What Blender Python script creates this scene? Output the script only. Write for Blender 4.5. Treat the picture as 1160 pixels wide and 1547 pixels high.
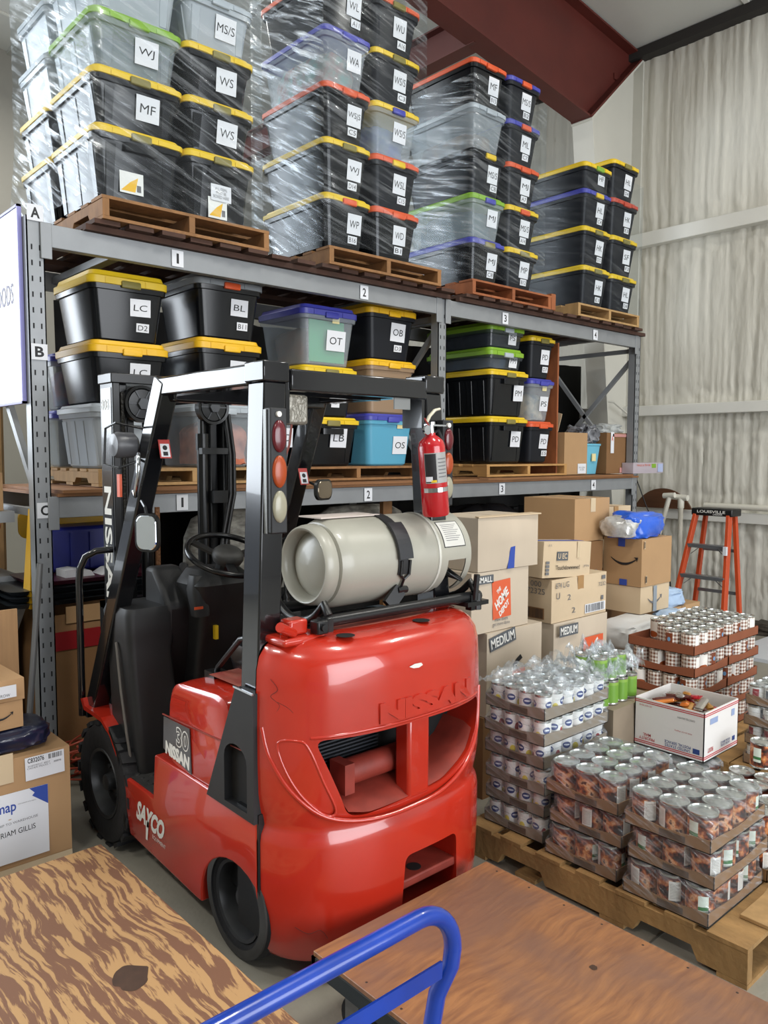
import bpy, bmesh, math, random
from math import sin, cos, pi, radians as R
from mathutils import Vector as V, Matrix, noise
random.seed(7)
S = bpy.context.scene
COL = S.collection
for o in list(bpy.data.objects): bpy.data.objects.remove(o)

# ---------------------------------------------------------------- camera
F_PX, AZ, PITCH, ROLL = 1198.0, R(48.03), R(4.15), R(0.12)
cd = bpy.data.cameras.new('camera'); cam = bpy.data.objects.new('camera', cd); COL.objects.link(cam)
fw = V((cos(AZ)*cos(PITCH), sin(AZ)*cos(PITCH), -sin(PITCH)))
r0 = V((sin(AZ), -cos(AZ), 0)); u0 = r0.cross(fw)
rt = r0*cos(ROLL)+u0*sin(ROLL); up = u0*cos(ROLL)-r0*sin(ROLL)
M = Matrix((rt, up, -fw)).transposed().to_4x4(); M.translation = V((0, 0, 1.7))
cam.matrix_world = M
cd.sensor_fit = 'VERTICAL'; cd.sensor_height = 36.0; cd.lens = F_PX/1547*36.0
cd.clip_start = 0.05; cd.clip_end = 100
S.camera = cam

# ---------------------------------------------------------------- light
w = bpy.data.worlds.new('world'); S.world = w; w.use_nodes = True
w.node_tree.nodes['Background'].inputs[0].default_value = (0.80, 0.88, 1.0, 1)
w.node_tree.nodes['Background'].inputs[1].default_value = 0.35
def area(name, loc, direction, sx, sy, power, color):
    l = bpy.data.lights.new(name, 'AREA'); l.shape = 'RECTANGLE'; l.size = sx; l.size_y = sy
    l.energy = power; l.color = color
    o = bpy.data.objects.new(name, l); COL.objects.link(o); o.location = loc
    o.rotation_euler = V(direction).to_track_quat('-Z', 'Z' if abs(direction[2]) < .5 else 'Y').to_euler()
    return o
# daylight through the two open loading doors (one in the far end wall, one behind the camera)
area('door_daylight_far', (-3.4, 10.35, 3.95), (0.12, -1, -0.04), 7.0, 4.5, 720, (0.86, 0.93, 1.0))
area('door_daylight_near', (2.6, -6.8, 2.5), (0.1, 1, 0.05), 8.0, 4.6, 640, (0.93, 0.96, 1.0))
# high-bay strip lights under the roof
for i, (x, y) in enumerate(((-2.5, 0.5), (2.4, 0.5), (6.0, 0.2), (-2.5, 4.5), (2.4, 8.2))):
    area('strip_lamp', (x, y, 6.05), (0, 0, -1), 0.35, 1.25, 85, (1.0, 0.97, 0.9))
S.view_settings.view_transform = 'Standard'; S.view_settings.look = 'None'
S.view_settings.gamma = 1.0; S.view_settings.use_curve_mapping = False
S.view_settings.exposure = 0.35

# ---------------------------------------------------------------- materials
def lin(h):
    h = h.lstrip('#'); c = [int(h[i:i+2], 16)/255 for i in (0, 2, 4)]
    return tuple(((x+0.055)/1.055)**2.4 if x > 0.04045 else x/12.92 for x in c)+(1,)
MATS = {}
def mat(name, col, rough=0.5, metal=0.0, vary=0.0, vscale=6.0, bump=0.0, bscale=30.0, coat=0.0, spec=0.5, stretch=(1, 1, 1), col2=None, emit=None):
    if name in MATS: return MATS[name]
    m = bpy.data.materials.new(name); m.use_nodes = True; nt = m.node_tree; b = nt.nodes['Principled BSDF']
    c = lin(col); b.inputs['Base Color'].default_value = c
    b.inputs['Roughness'].default_value = rough; b.inputs['Metallic'].default_value = metal
    b.inputs['Coat Weight'].default_value = coat; b.inputs['Specular IOR Level'].default_value = spec
    if vary or bump or col2:
        tc = nt.nodes.new('ShaderNodeTexCoord'); mp = nt.nodes.new('ShaderNodeMapping')
        mp.inputs['Scale'].default_value = stretch; nt.links.new(tc.outputs['Object'], mp.inputs[0])
    if vary or col2:
        n = nt.nodes.new('ShaderNodeTexNoise'); n.inputs['Scale'].default_value = vscale; n.inputs['Detail'].default_value = 5
        nt.links.new(mp.outputs[0], n.inputs['Vector'])
        r = nt.nodes.new('ShaderNodeValToRGB'); r.color_ramp.elements[0].position = .32; r.color_ramp.elements[1].position = .68
        c2 = lin(col2) if col2 else c
        k = 1-vary
        r.color_ramp.elements[0].color = (c2[0]*k, c2[1]*k, c2[2]*k, 1); r.color_ramp.elements[1].color = c
        nt.links.new(n.outputs['Fac'], r.inputs[0]); nt.links.new(r.outputs[0], b.inputs['Base Color'])
    if bump:
        n2 = nt.nodes.new('ShaderNodeTexNoise'); n2.inputs['Scale'].default_value = bscale; n2.inputs['Detail'].default_value = 4
        nt.links.new(mp.outputs[0], n2.inputs['Vector'])
        bp = nt.nodes.new('ShaderNodeBump'); bp.inputs['Strength'].default_value = bump; bp.inputs['Distance'].default_value = .01
        nt.links.new(n2.outputs['Fac'], bp.inputs['Height']); nt.links.new(bp.outputs[0], b.inputs['Normal'])
    if emit:
        b.inputs['Emission Color'].default_value = lin(emit[0]); b.inputs['Emission Strength'].default_value = emit[1]
    MATS[name] = m; return m

def film_mat(name, base=0.12, peak=0.6, sc=(2.2, 34), shear=5.0, tint='#e8eef4', rough=.16, bstr=.9, fold=2.0):
    """clear plastic film: mostly transparent, glossy, gathered into streaky folds"""
    if name in MATS: return MATS[name]
    m = bpy.data.materials.new(name); m.use_nodes = True; nt = m.node_tree; N = nt.nodes; L = nt.links
    for n in list(N): N.remove(n)
    out = N.new('ShaderNodeOutputMaterial'); mx = N.new('ShaderNodeMixShader'); tr = N.new('ShaderNodeBsdfTransparent')
    tr.inputs[0].default_value = (.93, .95, .96, 1)
    pb = N.new('ShaderNodeBsdfPrincipled'); pb.inputs['Base Color'].default_value = lin(tint)
    pb.inputs['Roughness'].default_value = rough; pb.inputs['Specular IOR Level'].default_value = .9; pb.inputs['Metallic'].default_value = .25
    tc = N.new('ShaderNodeTexCoord'); sx = N.new('ShaderNodeSeparateXYZ'); L.new(tc.outputs['Object'], sx.inputs[0])
    def M_(op, a, b):
        q = N.new('ShaderNodeMath'); q.operation = op
        for i, v in enumerate((a, b)):
            if isinstance(v, (int, float)): q.inputs[i].default_value = v
            else: L.new(v, q.inputs[i])
        return q.outputs[0]
    h = M_('SUBTRACT', sx.outputs[0], sx.outputs[1])
    u = M_('MULTIPLY', h, sc[0]); v = M_('ADD', M_('MULTIPLY', sx.outputs[2], sc[1]), M_('MULTIPLY', h, shear))
    cb = N.new('ShaderNodeCombineXYZ'); L.new(u, cb.inputs[0]); L.new(v, cb.inputs[1])
    n1 = N.new('ShaderNodeTexNoise'); n1.inputs['Scale'].default_value = 1.0; n1.inputs['Detail'].default_value = 4; n1.inputs['Distortion'].default_value = .6
    L.new(cb.outputs[0], n1.inputs['Vector'])
    n2 = N.new('ShaderNodeTexNoise'); n2.inputs['Scale'].default_value = fold; n2.inputs['Detail'].default_value = 2
    L.new(tc.outputs['Object'], n2.inputs['Vector'])
    r = N.new('ShaderNodeMapRange'); r.inputs['From Min'].default_value = .48; r.inputs['From Max'].default_value = .72
    L.new(n1.outputs['Fac'], r.inputs['Value'])
    r2 = N.new('ShaderNodeMapRange'); r2.inputs['From Min'].default_value = .38; r2.inputs['From Max'].default_value = .66
    L.new(n2.outputs['Fac'], r2.inputs['Value'])
    s = M_('MULTIPLY', r.outputs[0], M_('ADD', M_('MULTIPLY', r2.outputs[0], .8), .25))
    fac = M_('ADD', M_('MULTIPLY', s, peak-base), base)
    bp = N.new('ShaderNodeBump'); bp.inputs['Strength'].default_value = bstr; bp.inputs['Distance'].default_value = .012
    L.new(n1.outputs['Fac'], bp.inputs['Height']); L.new(bp.outputs[0], pb.inputs['Normal'])
    L.new(fac, mx.inputs[0]); L.new(tr.outputs[0], mx.inputs[1]); L.new(pb.outputs[0], mx.inputs[2]); L.new(mx.outputs[0], out.inputs[0])
    MATS[name] = m; return m

def clear_mat(name, tint='#dfe6ea', fac=.28, rough=.12):
    if name in MATS: return MATS[name]
    m = bpy.data.materials.new(name); m.use_nodes = True; nt = m.node_tree; N = nt.nodes; L = nt.links
    pb = N['Principled BSDF']; out = N['Material Output']; pb.inputs['Base Color'].default_value = lin(tint); pb.inputs['Roughness'].default_value = rough
    tr = N.new('ShaderNodeBsdfTransparent'); tr.inputs[0].default_value = (.92, .94, .95, 1); mx = N.new('ShaderNodeMixShader'); mx.inputs[0].default_value = fac
    L.new(tr.outputs[0], mx.inputs[1]); L.new(pb.outputs[0], mx.inputs[2]); L.new(mx.outputs[0], out.inputs[0])
    MATS[name] = m; return m

def ply_mat(name, light, dark, scale=1.0, axis='Y', wear=0.0, lo=.44, hi=.50, dist=3.0, bands=3.2, rough=.6, stain='#4a2c1c'):
    """plywood face: long wandering grain figure"""
    m = bpy.data.materials.new(name); m.use_nodes = True; nt = m.node_tree; N = nt.nodes; L = nt.links; b = N['Principled BSDF']
    tc = N.new('ShaderNodeTexCoord'); mp = N.new('ShaderNodeMapping'); L.new(tc.outputs['Object'], mp.inputs[0])
    mp.inputs['Scale'].default_value = (1.0*scale, .34*scale, 1) if axis == 'Y' else (.34*scale, 1.0*scale, 1)
    lw = N.new('ShaderNodeTexNoise'); lw.inputs['Scale'].default_value = 3.2; lw.inputs['Detail'].default_value = 2; L.new(tc.outputs['Object'], lw.inputs['Vector'])
    vs_ = N.new('ShaderNodeVectorMath'); vs_.operation = 'MULTIPLY_ADD'; vs_.inputs[1].default_value = (dist, dist, 0); L.new(lw.outputs['Color'], vs_.inputs[0]); L.new(tc.outputs['Object'], vs_.inputs[2])
    m2 = N.new('ShaderNodeMapping'); m2.inputs['Scale'].default_value = (bands, bands*.11, 1) if axis == 'Y' else (bands*.13, bands, 1); L.new(vs_.outputs[0], m2.inputs[0])
    wv = N.new('ShaderNodeTexNoise'); wv.inputs['Scale'].default_value = 1.0; wv.inputs['Detail'].default_value = 4.0; wv.inputs['Roughness'].default_value = .55; L.new(m2.outputs[0], wv.inputs['Vector'])
    ad = wv
    rp = N.new('ShaderNodeValToRGB'); e = rp.color_ramp.elements; e[0].position = lo; e[0].color = lin(dark); e[1].position = hi; e[1].color = lin(light)
    e2 = e.new(min(.99, .97)); e2.color = lin(light)
    L.new(wv.outputs['Fac'], rp.inputs[0]); last = rp.outputs[0]
    if wear:
        n3 = N.new('ShaderNodeTexNoise'); n3.inputs['Scale'].default_value = 3.4; n3.inputs['Detail'].default_value = 6; L.new(tc.outputs['Object'], n3.inputs['Vector'])
        r3 = N.new('ShaderNodeValToRGB'); r3.color_ramp.elements[0].position = .44; r3.color_ramp.elements[1].position = .60
        L.new(n3.outputs['Fac'], r3.inputs[0])
        mx = N.new('ShaderNodeMix'); mx.data_type = 'RGBA'; mx.inputs[7].default_value = lin(stain)
        ms = N.new('ShaderNodeMath'); ms.operation = 'MULTIPLY'; ms.inputs[1].default_value = wear; L.new(r3.outputs[0], ms.inputs[0])
        L.new(ms.outputs[0], mx.inputs[0]); L.new(last, mx.inputs[6]); last = mx.outputs[2]
    L.new(last, b.inputs['Base Color']); b.inputs['Roughness'].default_value = rough
    bp = N.new('ShaderNodeBump'); bp.inputs['Strength'].default_value = .25; bp.inputs['Distance'].default_value = .003; L.new(wv.outputs['Fac'], bp.inputs['Height']); L.new(bp.outputs[0], b.inputs['Normal'])
    MATS[name] = m; return m

def can_mat(name, kind):
    """printed can labels; object space, z up the can, angle round it"""
    m = bpy.data.materials.new(name); m.use_nodes = True; nt = m.node_tree; N = nt.nodes; L = nt.links; b = N['Principled BSDF']; b.inputs['Roughness'].default_value = .35
    tc = N.new('ShaderNodeTexCoord'); s = N.new('ShaderNodeSeparateXYZ'); L.new(tc.outputs['Object'], s.inputs[0])
    def M_(op, a, c=0.0):
        q = N.new('ShaderNodeMath'); q.operation = op
        for i, v in enumerate((a, c)):
            if isinstance(v, (int, float)): q.inputs[i].default_value = v
            else: L.new(v, q.inputs[i])
        return q.outputs[0]
    def mix(f, c1, c2):
        x = N.new('ShaderNodeMix'); x.data_type = 'RGBA'; L.new(f, x.inputs[0])
        for i, c in ((6, c1), (7, c2)):
            if isinstance(c, str): x.inputs[i].default_value = lin(c)
            else: L.new(c, x.inputs[i])
        return x.outputs[2]
    ang = M_('ARCTAN2', s.outputs[0], M_('MULTIPLY', s.outputs[1], -1.0)); z = s.outputs[2]
    def ell(a0, z0, ra, rz):
        da = M_('DIVIDE', M_('SUBTRACT', ang, a0), ra); dz = M_('DIVIDE', M_('SUBTRACT', z, z0), rz)
        return M_('LESS_THAN', M_('ADD', M_('MULTIPLY', da, da), M_('MULTIPLY', dz, dz)), 1.0)
    def rect(a0, z0, ra, rz):
        return M_('MULTIPLY', M_('LESS_THAN', M_('ABSOLUTE', M_('SUBTRACT', ang, a0)), ra), M_('LESS_THAN', M_('ABSOLUTE', M_('SUBTRACT', z, z0)), rz))
    ns = N.new('ShaderNodeTexNoise'); ns.inputs['Detail'].default_value = 5; L.new(tc.outputs['Object'], ns.inputs['Vector'])
    if kind == 'fruit':
        ns.inputs['Scale'].default_value = 27; r = N.new('ShaderNodeValToRGB'); e = r.color_ramp.elements
        e[0].position = .40; e[0].color = lin('#2c1512'); e[1].position = .49; e[1].color = lin('#8e4526')
        for p, c in ((.55, '#c67b45'), (.61, '#dba77f'), (.68, '#4a221c')): q = e.new(p); q.color = lin(c)
        L.new(ns.outputs['Fac'], r.inputs[0]); c = r.outputs[0]
        c = mix(M_('GREATER_THAN', z, .100), c, '#5b2a24')
        c = mix(rect(1.75, .062, .42, .034), c, '#e9e6df'); c = mix(rect(-2.0, .058, .35, .03), c, '#dfe8dc')
        c = mix(rect(-2.0, .045, .35, .006), c, '#3f7a45')
        tx = M_('LESS_THAN', M_('FRACT', M_('MULTIPLY', z, 190.0)), .35)
        c = mix(M_('MULTIPLY', tx, rect(1.75, .062, .34, .028)), c, '#8b8680')
    elif kind == 'cranberry':
        c = mix(M_('GREATER_THAN', z, .088), '#eceae6', '#f3f1ee'); c = mix(M_('LESS_THAN', z, .020), c, '#e7dfa8')
        for a0 in (0.0, 2.1, -2.1): c = mix(ell(a0, .056, .50, .014), c, '#2a3f7c'); c = mix(ell(a0, .057, .36, .0035), c, '#dfe3ee')
        c = mix(ell(1.05, .035, .30, .018), c, '#a02c34'); c = mix(ell(-1.05, .035, .34, .016), c, '#e3cf52')
    elif kind == 'pumpkin':
        ch = M_('FRACT', M_('MULTIPLY', ang, 2.4)); cz = M_('FRACT', M_('MULTIPLY', z, 48.0))
        a_ = M_('LESS_THAN', ch, .5); z_ = M_('LESS_THAN', cz, .5)
        c = mix(M_('MULTIPLY', M_('ADD', a_, z_), .5), '#f1ece4', '#7a4a30')
        c = mix(rect(0, .062, .75, .040), c, '#efebe4'); c = mix(ell(.1, .030, .62, .018), c, '#a4552b'); c = mix(rect(2.3, .055, .45, .045), c, '#7b4027')
        c = mix(ell(2.3, .065, .2, .012), c, '#6f9cc4')
        tx = M_('LESS_THAN', M_('FRACT', M_('MULTIPLY', z, 200.0)), .35); c = mix(M_('MULTIPLY', tx, rect(-2.0, .06, .35, .03)), c, '#8b8680')
    elif kind == 'bean':
        c = mix(ell(.3, .05, .8, .035), '#6f9c3a', '#2c6530'); c = mix(M_('GREATER_THAN', z, .088), c, '#86ab4a'); c = mix(rect(-1.8, .05, .4, .032), c, '#e9ece0')
    elif kind == 'tomato':
        c = mix(M_('GREATER_THAN', z, .065), '#e6e2dd', '#efeeec'); c = mix(rect(0, .05, .45, .03), c, '#9b1f2a'); c = mix(ell(1.9, .04, .4, .02), c, '#7a1c28')
        c = mix(rect(-2.0, .05, .3, .03), c, '#5a6470')
    L.new(c, b.inputs['Base Color']); MATS[name] = m; return m

# ---------------------------------------------------------------- mesh builder
class MB:
    def __init__(s): s.v = []; s.f = []; s.m = []; s.mi = 0
    def add(s, vs, fs, mi=None):
        b = len(s.v); s.v += [tuple(p) for p in vs]; s.f += [tuple(i+b for i in f) for f in fs]; s.m += [s.mi if mi is None else mi]*len(fs); return s
    def box(s, x0, x1, y0, y1, z0, z1, mi=None, mat=None):
        vs = [V((x, y, z)) for z in (z0, z1) for y in (y0, y1) for x in (x0, x1)]
        if mat: vs = [mat @ p for p in vs]
        return s.add(vs, [(0, 2, 3, 1), (4, 5, 7, 6), (0, 1, 5, 4), (2, 6, 7, 3), (0, 4, 6, 2), (1, 3, 7, 5)], mi)
    def prism(s, pts, a, b, axis='x', mi=None):
        """polygon pts (2D) extruded a..b along axis; pts are (y,z) for x, (x,z) for y, (x,y) for z"""
        n = len(pts)
        mk = {'x': lambda p, t: (t, p[0], p[1]), 'y': lambda p, t: (p[0], t, p[1]), 'z': lambda p, t: (p[0], p[1], t)}[axis]
        vs = [mk(p, a) for p in pts]+[mk(p, b) for p in pts]
        return s.add(vs, [tuple(range(n)), tuple(range(2*n-1, n-1, -1))]+[(i, i+n, (i+1) % n+n, (i+1) % n) for i in range(n)], mi)
    def loft(s, rings, cap=True, mi=None, closed=True):
        n = len(rings[0]); vs = [p for r in rings for p in r]; fs = []
        for k in range(len(rings)-1):
            for i in range(n if closed else n-1):
                j = (i+1) % n; fs.append((k*n+i, k*n+j, (k+1)*n+j, (k+1)*n+i))
        if cap: fs.append(tuple(range(n-1, -1, -1))); fs.append(tuple((len(rings)-1)*n+i for i in range(n)))
        return s.add(vs, fs, mi)
    def rrect(s, spec, seg=4, mi=None, cap=True):
        """stack of rounded rectangles: (cx,cy,halfx,halfy,radius,z)"""
        rings = []
        for cx, cy, hx, hy, r, z in spec:
            r = min(r, hx*.99, hy*.99); q = []
            for qx, qy, a0 in ((1, 1, 0), (-1, 1, 90), (-1, -1, 180), (1, -1, 270)):
                for k in range(seg+1):
                    a = R(a0+90*k/seg); q.append((cx+qx*(hx-r)+r*cos(a), cy+qy*(hy-r)+r*sin(a), z))
            rings.append(q)
        return s.loft(rings, cap, mi)
    def lathe(s, prof, c=(0, 0, 0), axis='z', n=24, mi=None, cap=True):
        rings = []
        for r, h in prof:
            q = []
            for i in range(n):
                a = 2*pi*i/n; x, y = r*cos(a), r*sin(a)
                p = {'z': (x, y, h), 'x': (h, x, y), 'y': (x, h, -y)}[axis]
                q.append((c[0]+p[0], c[1]+p[1], c[2]+p[2]))
            rings.append(q)
        return s.loft(rings, cap, mi)
    def tube(s, pts, r, n=10, mi=None, cap=True, flat=None):
        pts = [V(p) for p in pts]; rings = []; prev = None
        for i, p in enumerate(pts):
            t = (pts[min(i+1, len(pts)-1)]-pts[max(i-1, 0)]).normalized()
            if prev is None:
                a = V((0, 0, 1)) if abs(t.z) < .9 else V((1, 0, 0)); u = t.cross(a).normalized()
            else: u = (prev-t*prev.dot(t)).normalized()
            prev = u; w_ = t.cross(u)
            rr = r[i] if isinstance(r, (list, tuple)) else r
            rings.append([p+(u*cos(2*pi*k/n)+w_*sin(2*pi*k/n)*(flat or 1))*rr for k in range(n)])
        return s.loft(rings, cap, mi)
    def bar(s, a, b, wx, wy, upv=(0, 0, 1), mi=None):
        """rectangular bar from a to b; wx across, wy along upv"""
        a, b = V(a), V(b); t = (b-a).normalized(); u = t.cross(V(upv)).normalized(); w_ = u.cross(t)
        vs = []
        for p in (a, b):
            for i, j in ((-1, -1), (1, -1), (1, 1), (-1, 1)): vs.append(p+u*i*wx/2+w_*j*wy/2)
        return s.add(vs, [(0, 1, 2, 3), (7, 6, 5, 4), (0, 4, 5, 1), (1, 5, 6, 2), (2, 6, 7, 3), (3, 7, 4, 0)], mi)
    def mesh(s, name, mats, smooth=None):
        me = bpy.data.meshes.new(name); me.from_pydata(s.v, [], s.f); me.update()
        for m_ in (mats if isinstance(mats, (list, tuple)) else [mats]): me.materials.append(m_)
        if any(s.m): me.polygons.foreach_set('material_index', s.m)
        bm = bmesh.new(); bm.from_mesh(me); bmesh.ops.recalc_face_normals(bm, faces=bm.faces); bm.to_mesh(me); bm.free()
        if smooth is not None:
            me.polygons.foreach_set('use_smooth', [True]*len(me.polygons)); me.set_sharp_from_angle(angle=R(smooth))
        return me
    def build(s, name, mats, parent=None, bevel=0, smooth=None, seg=2, O=None):
        if O is None and parent is not None: O = ORG.get(parent.name)
        if O is not None: s.v = [(x-O[0], y-O[1], z-O[2]) for x, y, z in s.v]
        me = s.mesh(name, mats, 40 if (bevel and smooth is None) else smooth)
        o = bpy.data.objects.new(name, me); COL.objects.link(o); o.parent = parent
        if parent is not None and O is not None: ORG[o.name] = tuple(O)
        if bevel:
            md = o.modifiers.new('bevel', 'BEVEL'); md.width = bevel; md.segments = seg; md.limit_method = 'ANGLE'; md.angle_limit = R(35)
            me.set_sharp_from_angle(angle=R(180)) if seg > 2 else None
        return o
ORG = {}
def tag(o, label=None, cat=None, group=None, kind=None):
    if label: o['label'] = label
    if cat: o['category'] = cat
    if group: o['group'] = group
    if kind: o['kind'] = kind
    return o
def thing(name, loc, label, cat, group=None, rz=0, world=True):
    """Empty at a thing's base; with world=True its parts are given in world coordinates"""
    o = bpy.data.objects.new(name, None); o.empty_display_size = .05; COL.objects.link(o); o.location = loc; o.rotation_euler.z = rz
    if world: ORG[o.name] = tuple(loc)
    return tag(o, label, cat, group)
def one(name, mb, mats, label, cat, group=None, loc=None, **k):
    """thing that is a single mesh, origin at loc"""
    o = mb.build(name, mats, None, O=loc, **k)
    if loc: o.location = loc
    return tag(o, label, cat, group)
def struct(name, mb, mats, **k): return tag(mb.build(name, mats, None, **k), kind='structure')
def copy_tree(o, parent=None):
    c = o.copy(); COL.objects.link(c); c.parent = parent
    for ch in list(o.children): copy_tree(ch, c)
    return c
TXT = {}
def text_mesh(s, bold=0.0, shear=0.0, extrude=0.0, space=1.0):
    k = (s, bold, shear, extrude, space)
    if k not in TXT:
        cu = bpy.data.curves.new('lettering', 'FONT'); cu.body = s; cu.size = 1.0; cu.align_x = 'CENTER'; cu.align_y = 'CENTER'
        cu.offset = bold; cu.shear = shear; cu.extrude = extrude; cu.space_character = space; cu.resolution_u = 3; cu.space_line = .9
        t = bpy.data.objects.new('t', cu); COL.objects.link(t)
        bpy.context.view_layer.update()
        me = bpy.data.meshes.new_from_object(t.evaluated_get(bpy.context.evaluated_depsgraph_get()))
        bpy.data.objects.remove(t); bpy.data.curves.remove(cu)
        xs = [v.co.x for v in me.vertices] or [0, 1]; ys = [v.co.y for v in me.vertices] or [0, 1]
        cx, cy = (max(xs)+min(xs))/2, (max(ys)+min(ys))/2
        for v in me.vertices: v.co.x -= cx; v.co.y -= cy
        TXT[k] = (me, max(xs)-min(xs), max(ys)-min(ys))
    return TXT[k]
def lettering(s, wid, hei, m, parent, loc, rot, bold=0.0, shear=0.0, name='lettering', fit='both', extrude=0.0, space=1.0):
    """text scaled into wid x hei; loc in parent space"""
    me0, tw, th = text_mesh(s, bold, shear, 0, space)
    me = me0.copy(); me.materials.clear(); me.materials.append(m)
    sx, sy = wid/tw, hei/th
    if fit == 'min': sx = sy = min(sx, sy)
    me.transform(Matrix.Diagonal((sx, sy, 1, 1)))
    o = bpy.data.objects.new(name, me); COL.objects.link(o); o.parent = parent; o.location = loc; o.rotation_euler = rot
    return o
FRONT = (R(90), 0, 0)       # reads facing -Y
LEFT = (R(90), 0, R(-90))   # reads facing -X
def sign_card(parent, s, cx, cy, cz, wd, ht, face='front', bold=.02, m=None, tilt=0, name='paper_sign', ink=None, lab=None, rel=None, fw=.55, fh=.62):
    """white paper card with lettering, in world coordinates (relative to parent origin)"""
    O = ORG.get(parent.name, (0, 0, 0)) if rel is None else (0, 0, 0)
    me = MB().box(-wd/2, wd/2, -ht/2, ht/2, 0, .0015).mesh(name, m or M_PAPER)
    o = bpy.data.objects.new(name, me); COL.objects.link(o); o.parent = parent
    o.location = (cx-O[0], cy-O[1], cz-O[2]); o.rotation_euler = (R(90)+tilt, 0, 0 if face == 'front' else R(-90))
    if s: lettering(s, wd*fw, ht*fh, ink or M_INK, o, (0, 0, .0022), (0, 0, 0), bold)
    return o

M_PAPER = mat('paper', '#d9dbe0', .75); M_INK = mat('ink', '#17171a', .6)
M_GREYINK = mat('grey_ink', '#6a6a6c', .7)
# ================================================================ SETTING
WX = 8.05
M_FLOOR = mat('concrete', '#8d897d', .55, vary=.22, vscale=2.2, bump=.15, bscale=60)
fl = MB().box(-7.5, WX+.3, -7.2, 10.9, -.12, 0)
struct('floor', fl, M_FLOOR)
jn = MB()
for x in (2.36, 5.9): jn.box(x-.004, x+.004, -7, 10.5, 0, .0012)
for y in (1.35, 5.6, -2.6): jn.box(-7, 8, y-.004, y+.004, 0, .0013)
struct('trim_5', jn, mat('floor_joint', '#55524a', .9))
def roof_z(x): return 6.02+.115*(WX-x)
ce = MB(); ce.prism([(WX+.3, roof_z(WX+.3)), (-7.5, roof_z(-7.5)), (-7.5, roof_z(-7.5)+.1), (WX+.3, roof_z(WX+.3)+.1)], -7.2, 10.9, 'y')
struct('ceiling', ce, mat('roof_insulation', '#c9cac6', .45, vary=.06, vscale=1.2, bump=.5, bscale=2.5))
sm = MB(); rs_ = random.Random(3)
for k in range(14):
    y = -6.2+k*1.22
    sm.prism([(WX, roof_z(WX)-.012), (-7.4, roof_z(-7.4)-.012), (-7.4, roof_z(-7.4)), (WX, roof_z(WX))], y, y+.05, 'y')
struct('trim_1', sm, mat('insulation_seam', '#dcdcd6', .5))
pu = MB()
for x in (6.3, 4.8, 3.3, 1.8, .3, -1.2): pu.box(x-.03, x+.03, -7, 10.5, roof_z(x)-.04, roof_z(x)+.0)
struct('trim_2', pu, mat('purlin', '#a9aaa5', .6))
# sprayed-foam side wall: ribbed, dripping relief as real geometry
def foam(y, z, seed=0):
    w_ = .10*noise.noise(V((y*2.0, z*1.1, 4+seed)))+.03*noise.noise(V((y*6, z*4, 2)))
    lo_ = max(0, min(1, (1.3-z)/.6)); a = abs(noise.noise(V((y*7.5+w_*2, z*.16+seed, 3.1)))); b = abs(noise.noise(V((y*21+w_*4, z*.55, 7.7+seed)))); c = noise.noise(V((y*40, z*16, 1.3))); e_ = noise.noise(V((y*1.1, z*.6, 8))); g_ = abs(noise.noise(V((y*5+3*noise.noise(V((y*3, z*3, 1))), z*9, 4))))
    d = .014+.022*a**.6+.016*b**.6+.005*c+.010*e_+.03*g_*lo_
    for gz in (.98, 2.08, 3.9):
        t = (gz-z)
        if 0 < t < .5: d += .03*(.5-t)*2*noise.noise(V((y*9, z*14, 2)))
        if abs(z-gz-.2) < .16: d += .02*noise.noise(V((y*8, z*16, 9)))-.012
    return max(.004, d)
def foam_wall(name, ax, at, lo, hi, zt, st=.017, sz=.045, sgn=-1):
    nu = int((hi-lo)/st); nz = int(zt/sz); vs = []
    for j in range(nz+1):
        for i in range(nu+1):
            u = lo+(hi-lo)*i/nu; z = zt*j/nz; d = foam(u, z, 0 if ax == 'x' else 11)
            vs.append((at+sgn*d, u, z) if ax == 'x' else (u, at+sgn*d, z))
    fs = [(j*(nu+1)+i, j*(nu+1)+i+1, (j+1)*(nu+1)+i+1, (j+1)*(nu+1)+i) for j in range(nz) for i in range(nu)]
    m = MB(); m.add(vs, fs)
    if ax == 'x': m.box(at+.001, at+.25, lo, hi, 0, zt)
    return struct(name, m, M_FOAM, smooth=60)
M_FOAM = mat('spray_foam', '#cbc8bd', .6, vary=.06, vscale=5, bump=.45, bscale=30, stretch=(1, 1, .3))
foam_wall('wall_right', 'x', WX, -.6, 9.8, 5.93)
M_GIRT = mat('painted_girt', '#dcdbd4', .5, vary=.05, vscale=3)
g = MB()
for z0, z1 in ((3.945, 4.09), (2.125, 2.235)):
    g.box(WX-.13, WX-.01, -6.9, 10.2, z0, z1)
g.box(WX-.115, WX-.01, -6.9, 10.2, 1.02, 1.125)
struct('trim_3', g, M_GIRT, bevel=.006)
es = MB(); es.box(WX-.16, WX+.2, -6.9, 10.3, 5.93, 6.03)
struct('trim_4', es, mat('dark_eave_strut', '#2b2826', .8))  # dark eave strut between wall top and ceiling
pw = mat('plain_wall', '#a6a49c', .7, vary=.08, vscale=1.5, bump=.1, bscale=8)
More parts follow.
